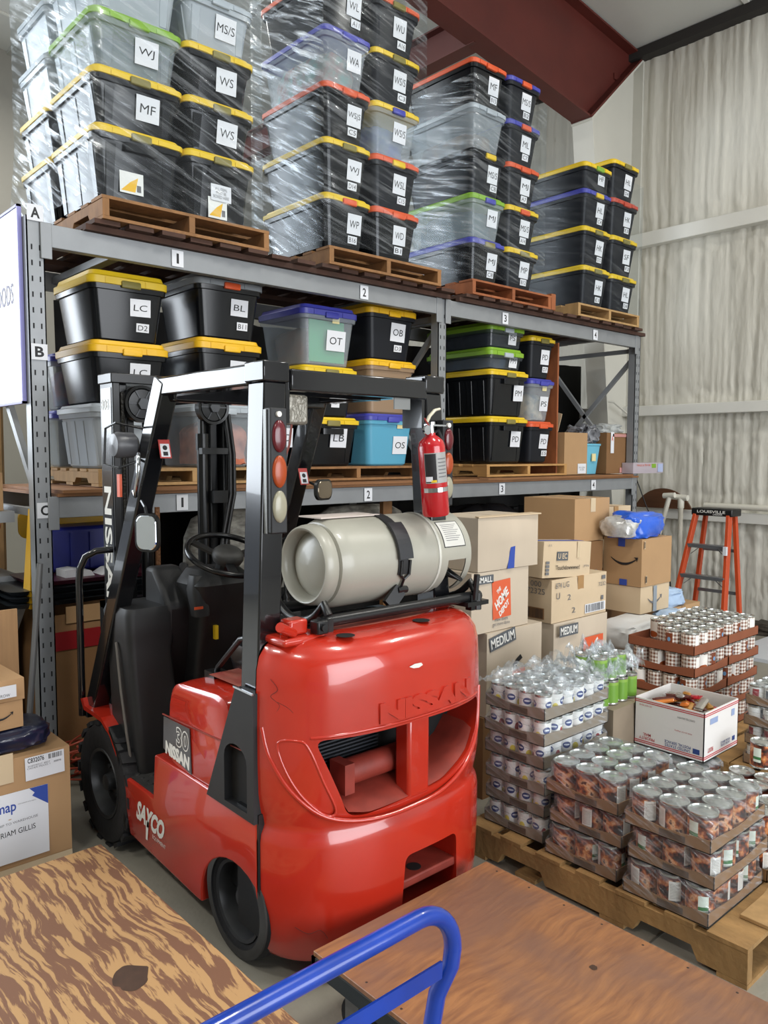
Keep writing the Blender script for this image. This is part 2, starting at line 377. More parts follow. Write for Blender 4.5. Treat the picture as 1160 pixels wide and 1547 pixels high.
# end wall behind the rack (with the open loading door at its left) and wall behind the camera (open door)
e = MB(); e.box(.35, WX+.2, 10.5, 10.7, 0, 6.0)
e.prism([(.35, 6.0), (WX+.2, 6.0), (.35, roof_z(.35))], 10.5, 10.7, 'y'); e.prism([(-7.5, 6.25), (.35, 6.25), (.35, roof_z(.35)), (-7.5, roof_z(-7.5))], 10.5, 10.7, 'y')
struct('wall_back', e, pw)
e = MB(); e.box(-7.5, -1.6, -7.2, -7.0, 0, 6.0); e.box(6.8, WX+.2, -7.2, -7.0, 0, 6.0); e.prism([(-7.5, 5.0), (WX+.2, 5.0), (WX+.2, roof_z(WX)), (-7.5, roof_z(-7.5))], -7.2, -7.0, 'y')
struct('wall_front', e, pw)
struct('wall_left', MB().box(-7.5, -7.3, -7.2, 10.7, 0, roof_z(-7.5)), pw)
struct('wall_right_front', MB().box(WX, WX+.2, -7.2, -.6, 0, 6.0), pw)
struct('wall_right_rear', MB().box(WX, WX+.2, 9.8, 10.6, 0, 6.0), pw)
# column and tapered rafter of the portal frame
M_RED = mat('oxide_primer', '#5a231c', .55, vary=.22, vscale=3.0, bump=.08, bscale=14)
M_COL = mat('painted_column', '#c6c4ba', .5, vary=.06, vscale=2)
def frame(yc, n1, n2):
    c = MB(); c.prism([(8.0, 5.97), (7.07, 5.09), (7.75, 0), (8.0, 0)], yc-.006, yc+.006, 'y')
    c.bar((7.07, yc, 5.09), (7.75, yc, 0.0), .24, .022, (1, 0, .13)); c.box(7.995, 8.02, yc-.12, yc+.12, 0, 5.97)
    c.bar((7.05, yc, 5.07), (8.02, yc, 5.96), .25, .02, (-1, 0, 1)); c.box(7.6, 8.04, yc-.14, yc+.14, 0, .02)
    struct(n1, c, M_COL)
    r = MB(); r.prism([(8.03, 6.0), (7.06, 5.11), (4.79, 5.43), (-7.2, 7.0), (-7.2, roof_z(-7.2)-.05), (8.03, roof_z(8.03)-.02)], yc-.005, yc+.005, 'y')
    r.bar((7.05, yc, 5.10), (4.79, yc, 5.42), .22, .02, (0, 0, 1)); r.bar((4.79, yc, 5.42), (-7.2, yc, 6.99), .22, .02, (0, 0, 1))
    r.bar((8.03, yc, roof_z(8.03)-.03), (-7.2, yc, roof_z(-7.2)-.05), .22, .02, (0, 0, 1)); r.bar((7.045, yc, 5.095), (8.02, yc, 5.985), .25, .02, (-1, 0, 1))
    for k in range(9):
        t = .06+k*.11; p = V((7.05, yc-.085, 5.09)).lerp(V((8.02, yc-.085, 5.98)), t); r.lathe([(.016, -.03), (.016, .03)], p, 'y', 6)
    r.box(7.6, 7.72, yc-.02, yc-.006, 5.66, 5.72)
    struct(n2, r, M_RED)
frame(4.85, 'trim_6', 'trim_7')
m = MB(); m.box(5.495, 5.505, 4.86, 10.48, 5.33, 5.60); m.box(5.42, 5.58, 4.86, 10.48, 5.315, 5.33); m.box(5.42, 5.58, 4.86, 10.48, 5.60, 5.615); struct('trim_8', m, M_RED)
# bracket chain on the column, conduit loop on the end wall
m = MB(); m.tube([(7.62, 4.72, 4.62), (7.64, 4.72, 4.50), (7.60, 4.72, 4.42), (7.63, 4.72, 4.30)], .012, 6); m.lathe([(.035, -.01), (.035, .01)], (7.62, 4.72, 4.64), 'y', 8)
one('hanging_chain', m, mat('rust', '#6b4a30', .7), 'short rusty chain hanging on the white column above the yellow-lidded totes', 'chain')
m = MB(); m.tube([(7.45, 4.83, 2.28), (7.52, 4.70, 2.26), (7.9, 4.72, 2.12), (8.0, 4.74, 2.1)], .012, 6)
one('pipe_brace', m, M_COL, 'thin off-white rod running from the column to the foam wall', 'rod')
m = MB(); m.tube([(1.9, 10.45, 2.2), (1.95, 10.4, 3.4), (2.1, 10.4, 4.1), (2.35, 10.4, 4.42), (2.75, 10.42, 4.55), (3.6, 10.45, 4.5)], .05, 8)
one('conduit', m, mat('conduit', '#6f655c', .6), 'brown bent conduit looping on the far grey wall left of the wrapped totes', 'conduit')

# ================================================================ RACK
M_STEEL = mat('grey_rack_steel', '#8d9093', .42, vary=.10, vscale=8, metal=.25); M_SLOT = mat('slot_dark', '#1d1d1f', .9)
RY = 4.1; BX = (1.385, 4.26, 6.965); RD = 1.1
rack = thing('pallet_rack', (1.385, RY, 0), 'tall grey steel pallet rack with two shelf levels behind the forklift', 'rack')
def rack_post(x, y):
    o = MB(); o.box(x-.042, x+.042, y, y+.006, 0, 2.86); o.box(x-.042, x-.036, y, y+.075, 0, 2.86); o.box(x+.036, x+.042, y, y+.075, 0, 2.86); o.box(x-.07, x+.07, y-.03, y+.11, 0, .01)
    p = o.build('upright_post', M_STEEL, rack)
    s = MB()
    for k in range(36):
        z = .12+k*.0762
        if z > 2.78: break
        for dx in (-.019, .019): s.box(x+dx-.0035, x+dx+.0035, y-.0012, y+.001, z-.013, z+.013)
    s.build('punched_slots', M_SLOT, p)['kind'] = 'stuff'
    return p
for x in BX:
    rack_post(x, RY)
    b = MB(); y2 = RY+RD; b.box(x-.04, x+.04, y2-.075, y2, 0, 2.86); b.build('upright_post', M_STEEL, rack)
    z = .2; k = 0
    for z in (.15, 1.40, 2.70): MB().bar((x, RY+.05, z), (x, y2-.05, z), .03, .04).build('cross_strut', M_STEEL, rack)
    for za, zb in ((1.2, .2), (1.45, 2.65)): MB().bar((x, RY+.05, za), (x, y2-.05, zb), .03, .04).build('diagonal_brace', M_STEEL, rack)
    MB().bar((x, RY+.06, 2.62), (x, y2-.06, 1.62), .03, .04).build('diagonal_brace', M_STEEL, rack)
for a, b_ in ((BX[0], BX[1]), (BX[1], BX[2])):
    for z0, z1 in ((1.374, 1.480), (2.720, 2.832)):
        for y in (RY-.012, RY+RD-.045):
            m = MB(); m.box(a+.042, b_-.042, y, y+.05, z0, z1)
            if y < RY+.1:
                for xx in (a+.04, b_-.04-.035): m.box(xx-(.02 if xx == a+.04 else 0), xx+.035+(0 if xx == a+.04 else .02), y-.004, y+.006, z0-.06, z1+.004)
            m.build('beam', M_STEEL, rack, bevel=.003)
        for k in range(3):
            xx = a+(b_-a)*(k+.5)/3; MB().box(xx-.03, xx+.03, RY+.04, RY+RD-.05, z0+.04, z0+.08).build('cross_bar', M_STEEL, rack)
for s, x, z in (('A', 1.385, 2.875), ('B', 1.387, 2.203), ('C', 1.392, 1.416)):
    sign_card(rack, s, x, RY-.006, z, .078, .078, bold=.03, fw=.56, fh=.66)
for s, x, z in (('1', 2.137, 2.775), ('2', 3.491, 2.775), ('3', 4.954, 2.772), ('4', 6.21, 2.770), ('1', 2.141, 1.428), ('2', 3.527, 1.428), ('3', 4.94, 1.428), ('4', 6.229, 1.428)):
    sign_card(rack, s, x, RY-.0175, z, .07, .088, bold=.012, fw=.2 if s == '1' else .42)
# white sign board on the rack end
sb = thing('sign_board', (1.325, 4.66, 2.42), 'glossy white sign board hung on the left end of the rack reading GOODS', 'sign')
MB().box(1.325, 1.337, 4.16, 5.15, 1.955, 2.915).build('panel', mat('white_gloss', '#e6e9ee', .12, coat=.6), sb)
m = MB()
for y0, y1, z0, z1 in ((4.155, 4.167, 1.95, 2.92), (5.143, 5.155, 1.95, 2.92), (4.155, 5.155, 1.95, 1.962), (4.155, 5.155, 2.908, 2.92)): m.box(1.320, 1.340, y0, y1, z0, z1)
m.build('edging', mat('lilac_edge', '#8b8ac4', .5), sb)
ink2 = mat('sign_ink', '#6d6b86', .6); ink3 = mat('sign_ink_red', '#8c7078', .6)
lettering('GOODS', .34, .105, ink2, sb, (-.0015, 4.43-4.66, .085), LEFT, .01); lettering('CANNED', .40, .105, ink2, sb, (-.0015, 4.86-4.66, .085), LEFT, .01)
lettering('HOPE', .28, .09, ink3, sb, (-.0015, 4.68-4.66, .345), LEFT, .01); lettering('I S T S', .26, .04, ink2, sb, (-.0015, 4.67-4.66, .262), LEFT, .0)

# ---- decks
M_DARKW = mat('dark_plank', '#4d3226', .8, vary=.35, vscale=9, stretch=(1, 6, 1)); M_PLY = mat('ply_edge', '#8f623c', .7, vary=.30, vscale=14, stretch=(.3, 1, 9))
def top_deck(x0, x1, label):
    m = MB(); m.box(x0, x1, 4.06, 4.10, 2.834, 2.864); m.box(x0, x1, 4.95, 5.15, 2.834, 2.864)
    x = x0+.03; k = 0
    while x < x1-.1:
        m.box(x, x+.135, 4.02-(k % 3)*.012, 5.18, 2.865, 2.888); x += .178; k += 1
    one('plank_deck', m, M_DARKW, label, 'shelf deck', 'plank decks on the top beams', loc=((x0+x1)/2, 4.6, 2.834))
top_deck(1.62, 4.30, 'dark slatted plank deck on the top beams under the two left wrapped stacks')
top_deck(4.40, 7.02, 'dark slatted plank deck on the top beams under the two right wrapped stacks')
def ply_deck(x0, x1, label):
    m = MB(); m.box(x0, x1, 4.07, 5.15, 1.482, 1.499); m.box(x0+.02, x1-.12, 4.055, 5.12, 1.5, 1.516)
    m.box(x0+.3, x0+.42, 4.04, 5.1, 1.517, 1.521)
    one('plywood_deck', m, M_PLY, label, 'shelf deck', 'plywood decks on the middle beams', loc=((x0+x1)/2, 4.6, 1.482))
ply_deck(1.45, 4.20, 'layered plywood deck on the lower beams of the left rack bay'); ply_deck(4.32, 6.98, 'layered plywood deck on the lower beams of the right rack bay')
# ---- pallets
def pallet_parts(root, W, D, H, mw, boards=7):
    st = .036; t = .016
    for x in (-W/2, -st/2, W/2-st):
        pts = [(-D/2, t), (D/2, t), (D/2, H-t), (-D/2, H-t)]
        # forklift notches cut in the underside of the stringer
        pts = [(-D/2, t), (-D*.36, t), (-D*.34, H*.45), (-D*.18, H*.45), (-D*.16, t), (D*.16, t), (D*.18, H*.45), (D*.34, H*.45), (D*.36, t), (D/2, t), (D/2, H-t), (-D/2, H-t)]
        m = MB(); m.prism(pts, x, x+st, 'x'); m.build('stringer', mw, root, bevel=.002, O=(0, 0, 0))
    m = MB(); rr = random.Random(int(W*1000)+int(D*100))
    for k in range(boards):
        bw = .135 if k in (0, boards-1) else .09+rr.random()*.03; y = -D/2+k*(D-bw)/(boards-1)
        m.box(-W/2-rr.random()*.006, W/2+rr.random()*.006, y, y+bw, H-t, H-rr.random()*.002)
    m.build('top_boards', mw, root, O=(0, 0, 0))
    m = MB()
    for k, y in enumerate((-D/2, -D*.13, D/2-.1, D*.2)): m.box(-W/2, W/2, y, y+.1, 0, t)
    m.build('bottom_boards', mw, root, O=(0, 0, 0))
def pallet(cx, cy, z, W, D, H, mw, label, group=None, rz=0, boards=7):
    r = thing('wooden_pallet', (cx, cy, z), label, 'pallet', group, rz, world=False); pallet_parts(r, W, D, H, mw, boards); return r
WOOD1 = mat('pallet_wood', '#94693f', .75, vary=.30, vscale=7, stretch=(3, 3, 1)); WOOD2 = mat('pallet_wood_red', '#9c5a33', .75, vary=.30, vscale=7, stretch=(3, 3, 1))
WOOD3 = mat('pallet_wood_pale', '#b08c5c', .75, vary=.25, vscale=7, stretch=(3, 3, 1)); WOOD4 = mat('pallet_wood_old', '#a5804f', .8, vary=.38, vscale=6, bump=.4, bscale=40, stretch=(3, 1, 1))
GP = 'pallets under the wrapped tote stacks'
pallet(2.185, 4.60, 2.889, 1.0, 1.2, .118, WOOD1, 'brown wooden pallet under the leftmost wrapped stack on the top level', GP)
pallet(3.62, 4.58, 2.889, 1.0, 1.2, .112, WOOD1, 'brown wooden pallet under the second wrapped stack from the left', GP)
pallet(4.955, 4.60, 2.889, .96, 1.2, .112, WOOD2, 'reddish wooden pallet under the third wrapped stack from the left', GP)
m = MB().box(5.442, 5.50, 4.0, 5.15, 2.889, 3.02); one('stringer_offcut', m, WOOD2, 'reddish plank offcut beside the reddish pallet on the top level', 'plank', bevel=.004)
pallet(6.31, 4.58, 2.889, .98, 1.16, .108, WOOD3, 'pale wooden pallet under the rightmost wrapped stack by the column', GP)
GP2 = 'pallets on the middle shelf'
pallet(2.30, 4.72, 1.522, 1.16, 1.0, .096, WOOD3, 'pale wooden pallet on the middle shelf beside the post marked C', GP2)
pallet(3.56, 4.72, 1.522, 1.15, 1.0, .096, WOOD1, 'brown wooden pallet on the middle shelf under the tote marked LB', GP2)
pallet(5.385, 4.66, 1.522, 1.08, 1.0, .10, mat('pallet_wood_tan', '#b98d55', .75, vary=.2, vscale=7), 'tan wooden pallet on the middle shelf under the totes marked PD', GP2)

# ================================================================ TOTES
M_BLK = mat('black_tote', '#131518', .20, spec=.35); M_BLKG = mat('charcoal_tote', '#1d1f24', .34, spec=.18)
M_CLR = clear_mat('clear_tote', '#cfd8de', .30, .1); M_CLRD = clear_mat('clear_tote_grey', '#a9b2b8', .42, .15); M_CLRB = clear_mat('clear_tote_warm', '#a58a6e', .75, .3)
M_CLRBL = clear_mat('clear_tote_blue', '#62b0cf', .8, .25); M_CLRF = clear_mat('clear_tote_frosted', '#b9c1c8', .72, .2); M_CLRK = clear_mat('clear_tote_dark', '#3b4148', .55, .1)
LID = {'yellow': mat('yellow_lid', '#dcb91f', .42), 'orange': mat('orange_lid', '#d2552b', .45), 'blue': mat('blue_lid', '#3f42a0', .4), 'green': mat('green_lid', '#7da82c', .42),
       'grey': mat('grey_lid', '#83888d', .45), 'clear': mat('clear_lid', '#a9b1b8', .35), 'black': M_BLK, 'red': mat('red_lid', '#b8442f', .45), 'gold': mat('gold_lid', '#e2b01c', .42)}
BODY = {'black': (M_BLK, 'black'), 'charcoal': (M_BLKG, 'charcoal'), 'clear': (M_CLR, 'clear'), 'grey': (M_CLRD, 'greyish clear'), 'warm': (M_CLRB, 'brownish clear'), 'blue': (M_CLRBL, 'light blue'), 'frosted': (M_CLRF, 'frosted clear'), 'smoky': (M_CLRK, 'smoky clear')}
MESHC = {}
def tote_meshes(W, D, H, ribs, bk, lk, lh):
    key = (round(W, 3), round(D, 3), round(H, 3), ribs, bk, lk, lh)
    if key in MESHC: return MESHC[key]
    b = MB(); zt = H-lh-.004; hx, hy = W/2, D/2; cy = D/2
    tx, ty = (.05, .05) if H > .25 else (.03, .03)
    sp = [(0, cy, hx-tx-.012, hy-ty-.012, .04, 0), (0, cy, hx-tx, hy-ty, .045, .012), (0, cy, hx-.020, hy-.020, .045, zt-.036), (0, cy, hx-.006, hy-.006, .05, zt-.034), (0, cy, hx-.003, hy-.003, .05, zt-.008), (0, cy, hx-.009, hy-.009, .05, zt)]
    b.rrect(sp, 4, cap=False); n = 20
    b.f.append(tuple(range(n-1, -1, -1))); b.m.append(0)
    if ribs:
        sl = lambda z: tx-(tx-.020)*(z-.012)/(zt-.048)
        for sx in (-1, 1):
            for k in range(ribs):
                y = D*(.16+.68*k/max(1, ribs-1)); xa = sx*(hx-sl(.02)+.003); xb = sx*(hx-sl(zt-.05)+.004)
                b.add([(xa, y-.022, .02), (xa, y+.022, .02), (xb, y+.03, zt-.05), (xb, y-.03, zt-.05), (xa-sx*.01, y-.03, .02), (xa-sx*.01, y+.03, .02), (xb-sx*.01, y+.038, zt-.05), (xb-sx*.01, y-.038, zt-.05)],
                      [(0, 1, 2, 3), (0, 3, 7, 4), (1, 5, 6, 2), (3, 2, 6, 7), (0, 4, 5, 1)])
        for x in (-hx*.62, hx*.62):
            ya = sl(.02)-.003; yb = sl(zt-.05)-.004
            b.add([(x-.018, ya, .02), (x+.018, ya, .02), (x+.024, yb, zt-.05), (x-.024, yb, zt-.05), (x-.026, ya+.01, .02), (x+.026, ya+.01, .02), (x+.032, yb+.01, zt-.05), (x-.032, yb+.01, zt-.05)],
                  [(0, 1, 2, 3), (0, 3, 7, 4), (1, 5, 6, 2), (3, 2, 6, 7), (0, 4, 5, 1)])
        if H > .3: b.rrect([(0, .004, hx*.36, .014, .01, zt-.075), (0, .004, hx*.36, .014, .01, zt-.036)], 2)
    bm_ = b.mesh('body', BODY[bk][0], 35)
    l = MB(); z0 = H-lh
    l.rrect([(0, cy, hx-.004, hy-.004, .045, z0-.012), (0, cy, hx+.002, hy+.002, .05, z0-.010), (0, cy, hx+.003, hy+.003, .05, z0+lh*.45), (0, cy, hx-.012, hy-.012, .05, z0+lh*.62), (0, cy, hx-.020, hy-.020, .045, z0+lh), (0, cy, hx-.045, hy-.045, .04, z0+lh), (0, cy, hx-.055, hy-.055, .035, z0+lh*.72)], 4)
    for sx in (-1, 1): l.box(sx*hx*.5-.03, sx*hx*.5+.03, -.006, .01, z0-.010, z0+lh*.4)
    lm = l.mesh('lid', LID[lk], 35)
    MESHC[key] = (bm_, lm, zt, tx); return MESHC[key]
LATCH = {}
def add_child(me, name, parent):
    o = bpy.data.objects.new(name, me); COL.objects.link(o); o.parent = parent; return o
def tote(xa, xb, y, z0, z1, D, body, lid, text='', code='', where='', group=None, latch=None, ribs=3, rz=0.0, cs=None, cx=.12, thin=False, tape=None, pz=.52, sticky=False, name='storage_tote', bold=.0, lh=.036):
    W = xb-xa; H = z1-z0; bm_, lm, zt, tx = tote_meshes(W, D, H, ribs, body, lid, lh)
    lab = f"{BODY[body][1]} tote with {lid if lid != 'gold' else 'golden yellow'} lid"+(f" lettered {text}" if text else '')+(f" {code}" if code and text else '')+(f", {where}" if where else '')
    r = thing(name, ((xa+xb)/2, y, z0), lab, 'storage tote', group, rz, world=False)
    add_child(bm_, 'body', r); add_child(lm, 'lid', r)
    k = latch or ('grey' if lid == 'yellow' else lid)
    if k not in LATCH: LATCH[k] = MB().rrect([(0, 0, .052, .008, .004, -.020), (0, 0, .055, .011, .006, -.016), (0, 0, .055, .011, .006, .012), (0, 0, .05, .007, .004, .018)], 2).mesh('latch', LID[k] if k != 'grey' else mat('olive_latch', '#7b7239', .5), 35)
    o = add_child(LATCH[k], 'latch', r); o.location = (0, -.004, H-lh-.004)
    sl = (tx-.020)/(zt-.048); ang = math.atan(sl)
    fy = lambda z: tx-sl*(z-.012)-.0045
    def card(s, x, z, wd, ht, fw, fh, b, m=None, nm='card', ink=None, rot=0):
        me = MB().box(-wd/2, wd/2, -ht/2, ht/2, 0, .0015).mesh(nm, m or M_PAPER)
        c = add_child(me, nm, r); c.location = (x, fy(z)-(.006 if ribs else 0), z); c.rotation_euler = (R(90)+ang, rot, 0)
        if s: lettering(s, wd*fw, ht*fh, ink or M_INK, c, (0, 0, .0022), (0, 0, 0), b, shear=.05)
    cw, chh = cs or (.115, .125)
    if H < .25: cw, chh = .10, .11
    if text: card(text, cx*W, H*pz, cw, chh, .68 if len(text) < 3 else .86, .36, bold, rot=random.uniform(-.03, .03))
    if code: card(code, cx*W+random.uniform(-.01, .03), H*(pz-.29), .075, .048, .76, .6, .0, nm='code_card')
    if sticky: card('', cx*W-.01, H*.80, .06, .055, .5, .5, 0, m=mat('sticky_note', '#dccf9a', .8), nm='sticky_note')
    return r
# clothes heaped inside the clear totes
def heap(x0, x1, y0, y1, z0, z1, col, label, seed=1, name='folded_clothes'):
    nx, ny = 14, 18; m = MB(); rings = []
    for j in range(9):
        z = z0+(z1-z0)*j/8; q = []; s = 1-.5*max(0, (j-6)/2)**2
        for i in range(28):
            a = 2*pi*i/28; ca, sa = cos(a), sin(a); e = .5
            d = 1+.10*noise.noise(V((ca*2+seed, sa*2, z*14)))
            q.append(((x0+x1)/2+(x1-x0)/2*s*d*math.copysign(abs(ca)**e, ca), (y0+y1)/2+(y1-y0)/2*s*d*math.copysign(abs(sa)**e, sa), z+.015*noise.noise(V((ca*3, sa*3, seed+j)))))
        rings.append(q)
    m.loft(rings)
    o = m.build(name, mat('clothes_'+label.split()[0]+str(seed), col[0], .9, vary=.5, vscale=11, col2=col[1]), None, smooth=60, O=((x0+x1)/2, (y0+y1)/2, z0)); o.location = ((x0+x1)/2, (y0+y1)/2, z0)
    return tag(o, label, 'clothes', kind='stuff')

G1, G2, G3, G4 = ('totes of the leftmost wrapped stack', 'totes of the second wrapped stack', 'totes of the third wrapped stack', 'totes of the rightmost wrapped stack')
Y1 = 4.03; P = .338
# stack 1
W1 = ((1.66, 2.165), (2.17, 2.62))
def st(i): return 3.008+P*i
S1 = [('black', 'yellow', '', '', 0, 0), ('black', 'yellow', 'MF', '', 0, 1), ('grey', 'green', 'WJ', '', 0, 2), ('frosted', 'clear', '', '', 0, 3),
      ('black', 'yellow', '', '', 1, 0), ('black', 'yellow', 'WS', '', 1, 1), ('black', 'yellow', 'WS', '', 1, 2), ('frosted', 'clear', 'MS/S', '', 1, 3)]
WH = ('bottom', 'second', 'third', 'fourth', 'fifth', 'topmost')
for bk, lk, t, c, cidx, lv in S1:
    xa, xb = W1[cidx]; z = 3.008+(.375 if lv else 0)+(lv-1)*.285*(lv > 0); h = .372 if lv == 0 else .282
    tote(xa, xb, Y1, z, z+h, .62, bk, lk, t, c, f"{WH[lv]} in {'left' if cidx == 0 else 'right'} column, leftmost stack", G1, ribs=3, cs=(.13, .125), cx=.10, pz=.45)
for cidx in (0, 1):
    for lv in range(4):
        xa, xb = W1[cidx]; z = 3.008+(.375 if lv else 0)+(lv-1)*.285*(lv > 0); h = .372 if lv == 0 else .282
        if cidx == 0: tote(xa, xb, Y1+.625, z, z+h, .5, 'black' if lv < 2 else 'frosted', 'yellow' if lv < 2 else 'clear', '', '', f"{WH[lv]} in rear row, leftmost stack", G1, ribs=2)
# label stickers on the two bottom totes of stack 1
def sticker(x, z, wd, ht, where):
    r = thing('product_sticker', (x, 4.062, z), where, 'sticker', world=False); me = MB().box(-wd/2, wd/2, 0, .0012, -ht/2, ht/2).mesh('paper', mat('sticker_white', '#dfe0dc', .5)); add_child(me, 'paper', r)
    o = add_child(MB().add([(-wd*.45, -.0004, -ht*.40), (wd*.15, -.0004, -ht*.40), (wd*.28, -.0004, ht*.30), (-wd*.05, -.0004, ht*.05)], [(0, 1, 2, 3)]).mesh('yellow_print', LID['gold']), 'yellow_print', r)
    o = add_child(MB().box(wd*.22, wd*.40, -.0008, -.0003, -ht*.36, -ht*.05).mesh('fine_print', M_GREYINK), 'fine_print', r)
sticker(1.87, 3.115, .13, .11, 'yellow and white product sticker on the bottom left tote of the leftmost stack')
sticker(2.38, 3.09, .12, .115, 'yellow and white product sticker on the bottom right tote of the leftmost stack')
sign_r = thing('paper_note', (2.40, 4.056, 3.175), 'white typed note above the yellow sticker on the bottom right tote', 'note', world=False)
add_child(MB().box(-.065, .065, 0, .0012, -.045, .045).mesh('paper', M_PAPER), 'paper', sign_r); lettering('ALL ITEMS\nMUST BE\nBOXED HERE', .1, .06, M_GREYINK, sign_r, (0, -.001, 0), FRONT)
# stack 2
C2 = [('black', 'yellow', 'WP', 'B16', 'orange'), ('black', 'yellow', 'WJ', 'D14', None), ('black', 'orange', 'WS|S', 'C5', None), ('clear', 'blue', 'WA', '', None), ('black', 'orange', 'WL', 'A11', None), ('black', 'orange', '', '', None)]
D2 = [('black', 'orange', 'WD', 'B1', None), ('charcoal', 'orange', 'WSL', 'C15', 'yellow'), ('clear', 'yellow', 'WS/S', '', 'blue'), ('charcoal', 'yellow', 'WS/S', 'C3', None), ('charcoal', 'orange', 'WU', 'A16', 'grey')]
for j, (colx, data) in enumerate((((3.105, 3.50), C2), ((3.515, 3.945), D2))):
    for lv, (bk, lk, t, c, la) in enumerate(data):
        tote(*colx, Y1-.02, st(lv), st(lv)+P-.003, .72, bk, lk, t, c, f"{WH[lv]} in {'left' if j == 0 else 'right'} column, second stack", G2, latch=la, ribs=0, cx=.16 if j == 0 else .08)
C3 = [('black', 'blue', 'MJ', 'C8', 'grey'), ('clear', 'green', 'MJ', '', 'blue'), ('charcoal', 'black', 'MS/S', 'CB', 'yellow'), ('clear', 'clear', '', '', None), ('black', 'orange', 'MF', 'B15', None)]
D3 = [('charcoal', 'yellow', 'MP', 'B12', None), ('charcoal', 'yellow', 'MS/S', 'A14', 'orange'), ('charcoal', 'orange', 'MJ', 'A7', None), ('charcoal', 'blue', 'ML', 'C7', 'orange'), ('charcoal', 'blue', 'MS/S', 'B2', 'orange')]
for j, (colx, data) in enumerate((((4.47, 4.87), C3), ((4.885, 5.29), D3))):
    for lv, (bk, lk, t, c, la) in enumerate(data):
        z = 2.995+lv*.322
        tote(*colx, Y1-.02, z, z+.319, .74, bk, lk, t, c, f"{WH[lv]} in {'left' if j == 0 else 'right'} column, third stack", G3, latch=la, ribs=0, cx=.14 if j == 0 else .08)
C4 = [('charcoal', 'yellow', 'HK', 'E1', None), ('charcoal', 'yellow', 'HK', 'D12', None), ('charcoal', 'blue', 'HL', 'C4', 'yellow'), ('charcoal', 'yellow', 'HF', '', 'green')]
D4 = [('charcoal', 'yellow', 'HL', 'D8', None), ('charcoal', 'yellow', 'SF', 'F3', None), ('charcoal', 'red', 'HK', 'E3', None), ('charcoal', 'yellow', 'HL', 'D4', None)]
for j, (colx, data, hs) in enumerate((((5.905, 6.33), C4, (2.985, 3.34, 3.672, 3.985, 4.21)), ((6.34, 6.78), D4, (2.995, 3.33, 3.672, 4.0, 4.335)))):
    for lv, (bk, lk, t, c, la) in enumerate(data):
        tote(*colx, Y1-.02, hs[lv], hs[lv+1]-.003, .74, bk, lk, t, c, f"{WH[lv]} in {'left' if j == 0 else 'right'} column, rightmost stack", G4, latch=la, ribs=0, cx=.12)
# heaps in the clear ones
heap(3.16, 3.44, 4.08, 4.66, 4.03, 4.27, ('#5f8f86', '#c65b50'), 'mixed coloured clothes inside the clear tote lettered WA', 1)
heap(3.58, 3.88, 4.08, 4.66, 3.70, 3.93, ('#50629a', '#8fa0a8'), 'blue and grey clothes inside the clear tote lettered WS/S', 2)
heap(4.53, 4.81, 4.08, 4.66, 3.34, 3.56, ('#27444a', '#3c5c56'), 'dark teal clothes inside the clear tote lettered MJ with green lid', 3)
heap(4.53, 4.81, 4.08, 4.66, 3.98, 4.12, ('#6a5238', '#303338'), 'brown and dark clothes in the lidded clear tote under MF', 4)
heap(1.73, 2.10, 4.10, 4.58, 3.68, 3.88, ('#3f5a50', '#54707a'), 'dark green clothes inside the clear tote lettered WJ', 5)
heap(2.25, 2.55, 4.10, 4.58, 3.97, 4.16, ('#7a6a8a', '#a49a7c'), 'light clothes inside the clear tote lettered MS/S', 6)

# ---- stretch film round each pallet load
def wrap(x0, x1, y0, y1, z0, z1, label, m, sm_, amp=.012, flare=0, seed=0, nz=46, nseg=22, bulge=.0):
    mb = MB(); rings = []; 
    for j in range(nz+1):
        z = z0+(z1-z0)*j/nz; q = []
        def off(px_, py_): return amp*(noise.noise(V((px_*3+seed, py_*3, z*9)))+.6*noise.noise(V((px_*9, py_*9+seed, z*26))))
        f = bulge*max(0, 1-(z-z0)/.5)
        cs = [(x0-f*.6, y0), (x1, y0), (x1, y1), (x0-f, y1)]
        for c in range(4):
            a, b = cs[c], cs[(c+1) % 4]
            nx, ny = (b[1]-a[1]), -(b[0]-a[0]); l = math.hypot(nx, ny); nx, ny = nx/l, ny/l
            for i in range(nseg):
                t = i/nseg; x = a[0]+(b[0]-a[0])*t; y = a[1]+(b[1]-a[1])*t
                k = min(t, 1-t)*nseg; r_ = .012*max(0, 1-k/1.0); d = off(x, y)*min(1, k/2+.25)+amp*.5
                q.append((x+nx*d-nx*r_, y+ny*d-ny*r_, z))
        rings.append(q)
    n0_ = len(mb.f); mb.loft(rings, cap=False); nn_ = 4*nseg
    for q_ in range(len(mb.f)): mb.m[q_] = 1 if (q_ % nn_)//nseg == 3 else 0
    return one('stretch_film', mb, [m, sm_], label, 'plastic film', 'stretch film round the tote stacks', loc=((x0+x1)/2, (y0+y1)/2, z0), smooth=50)
FILM = film_mat('stretch_film', .015, .26, (2.0, 30), 7, rough=.16, bstr=.5); FILM1 = film_mat('stretch_film_front', .02, .30, (2.2, 26), 10, rough=.15, bstr=.5); FILMS = film_mat('stretch_film_side_sheen', .03, .95, (3.0, 30), 17, rough=.20, bstr=1.3, fold=2.6); FILMM = film_mat('stretch_film_side_half_sheen', .02, .60, (2.6, 34), 10, rough=.2, bstr=1.1, fold=2.2)  # side-face films are whiter: the far door's reflection is put into their colour
wrap(1.635, 2.645, 4.00, 5.17, 3.0, 4.45, 'crumpled clear stretch film round the leftmost tote stack', FILM1, FILMS, .022, seed=1, bulge=.05)
wrap(3.075, 3.965, 3.975, 4.80, 3.02, 4.75, 'clear stretch film round the second tote stack', FILM, FILMS, .014, seed=4)
wrap(4.445, 5.31, 3.975, 4.80, 3.02, 4.45, 'clear stretch film round the third tote stack', FILM, FILMM, .014, seed=9)
